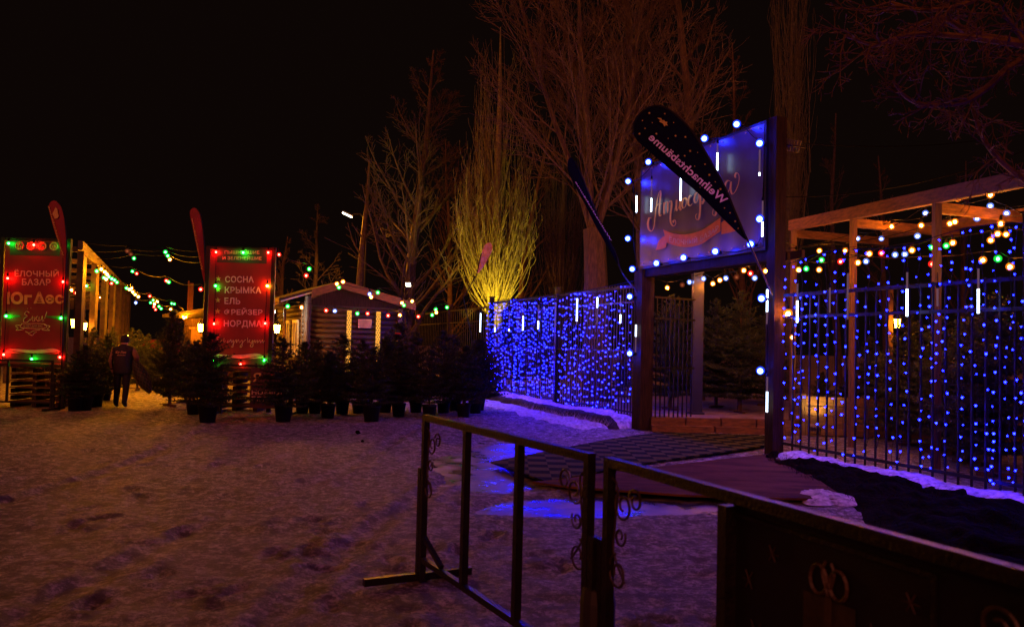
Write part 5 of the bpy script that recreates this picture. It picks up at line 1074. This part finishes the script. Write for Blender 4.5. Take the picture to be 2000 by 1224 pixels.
# overhanging branches from a tree that stands right of the frame
def overhang():
    x0, y0 = 8.6, 10.2; o = empty('bare_tree', (x0, y0, 0), 0, 'bare tree with long branches hanging over the right pergola', 'tree'); rg = random.Random(5); m_ = MB(); tw = MB(); B = Vector((x0, y0, 0))
    m_.tube([(0, 0, -.1), (.05, 0, 3), (0, .1, 6), (.1, .1, 10)], [.26, .22, .17, .08], 9)
    def twig(p, d, L, r, lv):
        P = [p.copy()]; R_ = [r]; k = 5
        for i in range(k):
            d = (d + Vector((rg.gauss(0, 1), rg.gauss(0, 1), rg.gauss(0, 1))) * .16 + Vector((0, 0, -.02 if lv == 1 else .03))).normalized(); p = p + d * (L / k); P.append(p.copy()); R_.append(max(.0048, r * (1 - .75 * (i + 1) / k)))
        tw.tube(P, R_, 4, cap=False)
        if lv < 3:
            for q_ in range(4 if lv < 2 else 3):
                i = rg.randint(1, k - 1); s = d.orthogonal().normalized(); s.rotate(Matrix.Rotation(rg.uniform(0, 6.28), 3, d)); twig(P[i], (d * .7 + s * .8).normalized(), L * rg.uniform(.3, .55), max(.005, R_[i] * .6), lv + 1)
    for pth, Y in (([(2120, 150), (2000, 88), (1900, 68), (1850, 40), (1800, 45), (1720, 88), (1650, 70)], 9.4), ([(2100, 100), (2000, 88), (1880, 72), (1780, 68), (1700, 92)], 9.0), ([(2120, 80), (1990, 120), (1930, 170), (1880, 200), (1810, 205), (1770, 190), (1745, 160)], 9.6), ([(2130, 420), (2030, 370), (1960, 320), (1920, 270), (1895, 200)], 10.4), ([(2100, -60), (1960, -30), (1880, 10), (1800, 20), (1740, 5)], 9.2), ([(2120, 200), (2040, 130), (1985, 60), (1950, 10)], 8.8)):
        P = [Vector((0, 0, max(3.5, atY(*pth[0], Y).z - .4)))] + [atY(*q_, Y + rg.uniform(-.15, .15)) - B for q_ in pth]; P = catmull(P, 4); n = len(P); m_.tube(P, [.055 * (1 - .85 * i / n) + .006 for i in range(n)], 6, cap=False)
        for i in range(6, n, 1):
            d = (P[i] - P[i - 1]).normalized(); s = d.orthogonal().normalized(); s.rotate(Matrix.Rotation(rg.uniform(0, 6.28), 3, d)); twig(P[i], (d * .7 + s * .7).normalized(), rg.uniform(.3, .95), .013, 1)
    for me, nm in ((m_.mesh('trunk'), 'trunk'), (tw.mesh('crown'), 'crown')): me.materials.append(mat('bark_pale', (.13, .066, .012), .9, 0, .4, 12)); inst(nm, me, o)
overhang()

# ------------------------------------------------------------------ overhead cables
for (a, b, s_, lab) in (((1530, 385, 14), (2050, 275, 14), .25, 'thin overhead cable rising above the right pergola'), ((1530, 278, 13.6), (2100, 225, 25), .4, 'thin overhead cable running from the tall gate post'), ((1240, 548, 17), (960, 585, 26), .1, 'thin cable strung along the top of the long fence')):
    A_ = atY(*a); B_ = atY(*b); m_ = MB(); m_.tube([A_.lerp(B_, t) - Vector((0, 0, 4 * s_ * t * (1 - t))) for t in np.linspace(0, 1, 16)], .009, 4); tag(m_.build('overhead_cable', WIRE), lab, 'cable')

# ------------------------------------------------------------------ person walking away with a netted tree
def person():
    base = G(236, 795); H = 1.74; bm = bmesh.new(); lay = bm.verts.layers.skin.verify() if hasattr(bm.verts.layers, 'skin') else None
    J = {'pelvis': ((0, 0, .93), (.155, .12)), 'waist': ((0, .01, 1.08), (.165, .125)), 'chest': ((0, .03, 1.28), (.20, .14)), 'shoul': ((0, .03, 1.42), (.16, .11)), 'neck': ((0, .05, 1.50), (.062, .062)), 'head': ((0, .08, 1.60), (.092, .105)), 'crown': ((0, .08, 1.68), (.07, .085)),
         'lsh': ((-.20, .03, 1.40), (.075, .08)), 'lel': ((-.27, -.02, 1.13), (.06, .06)), 'lwr': ((-.26, .08, .90), (.045, .045)), 'lha': ((-.25, .11, .82), (.04, .03)),
         'rsh': ((.20, .03, 1.40), (.08, .08)), 'rel': ((.33, -.02, 1.20), (.065, .065)), 'rwr': ((.27, .16, 1.10), (.046, .046)), 'rha': ((.24, .24, 1.10), (.04, .03)),
         'lhip': ((-.10, 0, .86), (.105, .11)), 'lkn': ((-.115, .05, .48), (.075, .08)), 'lan': ((-.12, .0, .09), (.055, .06)), 'lto': ((-.125, .15, .045), (.05, .04)),
         'rhip': ((.10, 0, .86), (.105, .11)), 'rkn': ((.105, .0, .48), (.075, .08)), 'ran': ((.11, -.12, .12), (.055, .06)), 'rto': ((.115, .02, .045), (.05, .04))}
    E = [('pelvis', 'waist'), ('waist', 'chest'), ('chest', 'shoul'), ('shoul', 'neck'), ('neck', 'head'), ('head', 'crown'), ('shoul', 'lsh'), ('lsh', 'lel'), ('lel', 'lwr'), ('lwr', 'lha'), ('shoul', 'rsh'), ('rsh', 'rel'), ('rel', 'rwr'), ('rwr', 'rha'), ('pelvis', 'lhip'), ('lhip', 'lkn'), ('lkn', 'lan'), ('lan', 'lto'), ('pelvis', 'rhip'), ('rhip', 'rkn'), ('rkn', 'ran'), ('ran', 'rto')]
    bm.free(); names = list(J); me = bpy.data.meshes.new('p'); me.from_pydata([J[n][0] for n in names], [(names.index(a), names.index(b)) for a, b in E], []); ob = bpy.data.objects.new('p', me); col.objects.link(ob)
    md = ob.modifiers.new('s', 'SKIN'); 
    if not me.skin_vertices: 
        bpy.context.view_layer.objects.active = ob; bpy.ops.mesh.customdata_skin_add()
    for i, n in enumerate(names): me.skin_vertices[0].data[i].radius = J[n][1]; me.skin_vertices[0].data[i].use_root = (n == 'pelvis')
    sb = ob.modifiers.new('u', 'SUBSURF'); sb.levels = 2; sb.render_levels = 2
    dg = bpy.context.evaluated_depsgraph_get(); res = bpy.data.meshes.new_from_object(ob.evaluated_get(dg)); bpy.data.objects.remove(ob); res.name = 'person'
    for k in (JACKET, TROUSER, SKIN, TAN, BOOT): res.materials.append(k)
    for p in res.polygons:
        c = p.center; p.use_smooth = True
        if c.z > 1.49: k = 2
        elif c.z < .10: k = 4
        elif c.z < .84 and abs(c.x) < .22: k = 1
        elif (abs(c.x) > .235 and c.z > .94) or (c.x > .17 and c.y > .14): k = 3
        elif abs(c.x) > .2 and c.z < .90: k = 2
        else: k = 0
        p.material_index = k
    o = bpy.data.objects.new('person', res); col.objects.link(o); o.location = (base.x, base.y, -.01); o.rotation_euler = (0, 0, R(6))
    tag(o, 'person in black vest and dark trousers walking away carrying a netted tree', 'person')
    m_ = MB(); m_.lathe([(.098, 1.56), (.108, 1.60), (.104, 1.66), (.08, 1.72), (.03, 1.755), (.005, 1.76)], 14, (0, .08, 0)); m_.build('knit_cap', JACKET, o, smooth=True)
    m_ = MB(); m_.lathe([(.21, .80), (.215, .86), (.205, 1.05), (.225, 1.25), (.19, 1.40), (.11, 1.48), (.085, 1.52)], 18, (0, .02, 0), Matrix.Diagonal((1, .74, 1))); m_.build('vest', JACKET, o, smooth=True)
    for s_, x0, x1, z, h in (('Юг-Лес', -.12, .12, 1.30, .055), ('ЁЛКИ', -.075, .10, 1.245, .03)):
        lettering(s_, 0, (1, 0, 0), (0, 1, 0), mat('reflective_print', (.6, .36, .14), .4), o, .03, fn=lambda x, y, x0=x0, x1=x1, z=z, h=h: Vector((x0 + (x1 - x0) * x, .02 - .172 + .9 * (x0 + (x1 - x0) * x) ** 2, z + h * y)))
    for hx, hy, hz, dy in ((-.25, .12, .80, 0), (.235, .27, 1.10, 1)):
        for k in range(5):
            m_ = MB(); o_ = (k - 2) * .018; L = (.045, .07, .078, .072, .055)[k]
            if dy: P = [(hx + .02, hy - .01, hz + o_), (hx + .0, hy + L * .5, hz + o_), (hx - .03, hy + L * .62, hz + o_ - .004)]
            else: P = [(hx, hy + o_, hz), (hx + .006, hy + o_, hz - L * .6), (hx + .022, hy + o_ + .004, hz - L)]
            m_.tube(P, [.011, .010, .008], 6); m_.build('finger', SKIN, o, smooth=True)
    # netted tree hung over the right forearm, trailing down
    m_ = MB(); Mx = o.matrix_basis; ax0 = Vector((.22, .10, 1.15)); ax1 = Vector((.66, .0, .36)); d = (ax1 - ax0)
    P = [ax0 + d * t for t in np.linspace(-.12, 1, 12)]; rad = [.04, .06, .085, .11, .13, .145, .155, .155, .145, .12, .08, .03]
    nt = empty('netted_tree', (base.x, base.y, -.01), R(6), 'dark netted fir bundle carried over the right arm of the person', 'netted tree')
    m_.tube(P, rad, 12); m_.build('bundle', NEEDLE, nt, smooth=True); rg = np.random.RandomState(4); nm = MB()
    dn = d.normalized(); e1 = dn.orthogonal().normalized(); e2 = dn.cross(e1)
    for k in range(500):
        t = rg.rand(); a = rg.rand() * 6.28; r_ = np.interp(t, np.linspace(0, 1, 12), rad) * .97; p = ax0 + d * (t * 1.12 - .12) + (e1 * math.cos(a) + e2 * math.sin(a)) * r_; q_ = p + dn * -.05 + (e1 * math.cos(a) + e2 * math.sin(a)) * .018; s_ = (e2 * math.cos(a) - e1 * math.sin(a)) * .004; nm.add([p + s_, p - s_, q_], [(0, 1, 2)])
    tag(nm.build('needles', NEEDLE2, nt), kind='stuff')
    for k in range(10):
        for dr in (1, -1):
            w_ = MB(); w_.tube([ax0 + d * (t * 1.12 - .12) + (e1 * math.cos(k * .628 + dr * t * 5) + e2 * math.sin(k * .628 + dr * t * 5)) * (np.interp(t, np.linspace(0, 1, 12), rad) + .006) for t in np.linspace(0, 1, 16)], .0035, 3); w_.build('net_cord', mat('net_cord', (.12, .08, .05), .7), nt)
person()

# ------------------------------------------------------------------ litter on the snow, twigs in the bank
for k, (px, py, s_) in enumerate(((699, 846, .05), (708, 862, .03))):
    p = G(px, py); m_ = MB(); m_.sphere((0, 0, 0), s_, 7, 5, .7); me = m_.mesh('clod')
    for v in me.vertices: v.co *= rr.uniform(.75, 1.25)
    o = link('soil_clod', me, SOIL, M=Matrix.Translation((p.x, p.y, s_ * .4))); tag(o, ('larger dark clod lying on the snow before the potted trees', 'smaller dark clod lying on the snow before the potted trees')[k], 'clod')
m_ = MB(); rg = random.Random(9)
for k in range(900):
    t = rg.uniform(4.6, 7.6) if rg.random() < .7 else rg.uniform(7.6, 9.5); p = F(t, rg.uniform(.3, 1.0), .03); a = rg.uniform(0, 6.28); L = rg.uniform(.10, .3); d = Vector((math.cos(a) * .7, math.sin(a) * .7, 1)).normalized(); s_ = Vector((-d.y, d.x, 0)) * .006
    m_.add([p - s_, p + s_, p + d * L + Vector((math.cos(a), math.sin(a), -.4)) * L * .3], [(0, 1, 2)])
tag(m_.build('dry_grass', mat('dry_grass', (.55, .46, .38), .9)), 'pale dry grass tufts in the snow bank by the short gate post', 'grass', kind='stuff')

m_ = MB(); rg = random.Random(19)
for k in range(2600):
    t = rg.uniform(-8.5, -.6); ow = float(np.interp(t, [-10, -7, -5.5, -3.8, -.35], [6.2, 4.9, 3.3, 1.9, .5])); p = F(t, rg.uniform(.4, ow), .04); a = rg.uniform(0, 6.28); L = rg.uniform(.06, .24); d = Vector((math.cos(a) * .6, math.sin(a) * .6, 1)).normalized(); s_ = Vector((-d.y, d.x, 0)) * .005
    m_.add([p - s_, p + s_, p + d * L + Vector((math.cos(a), math.sin(a), -.4)) * L * .4], [(0, 1, 2)])
tag(m_.build('dead_weeds', mat('dead_weeds', (.020, .012, .005), 1.0, spec=.05)), 'dark dead weeds on the soil below the right fence', 'weeds', kind='stuff')
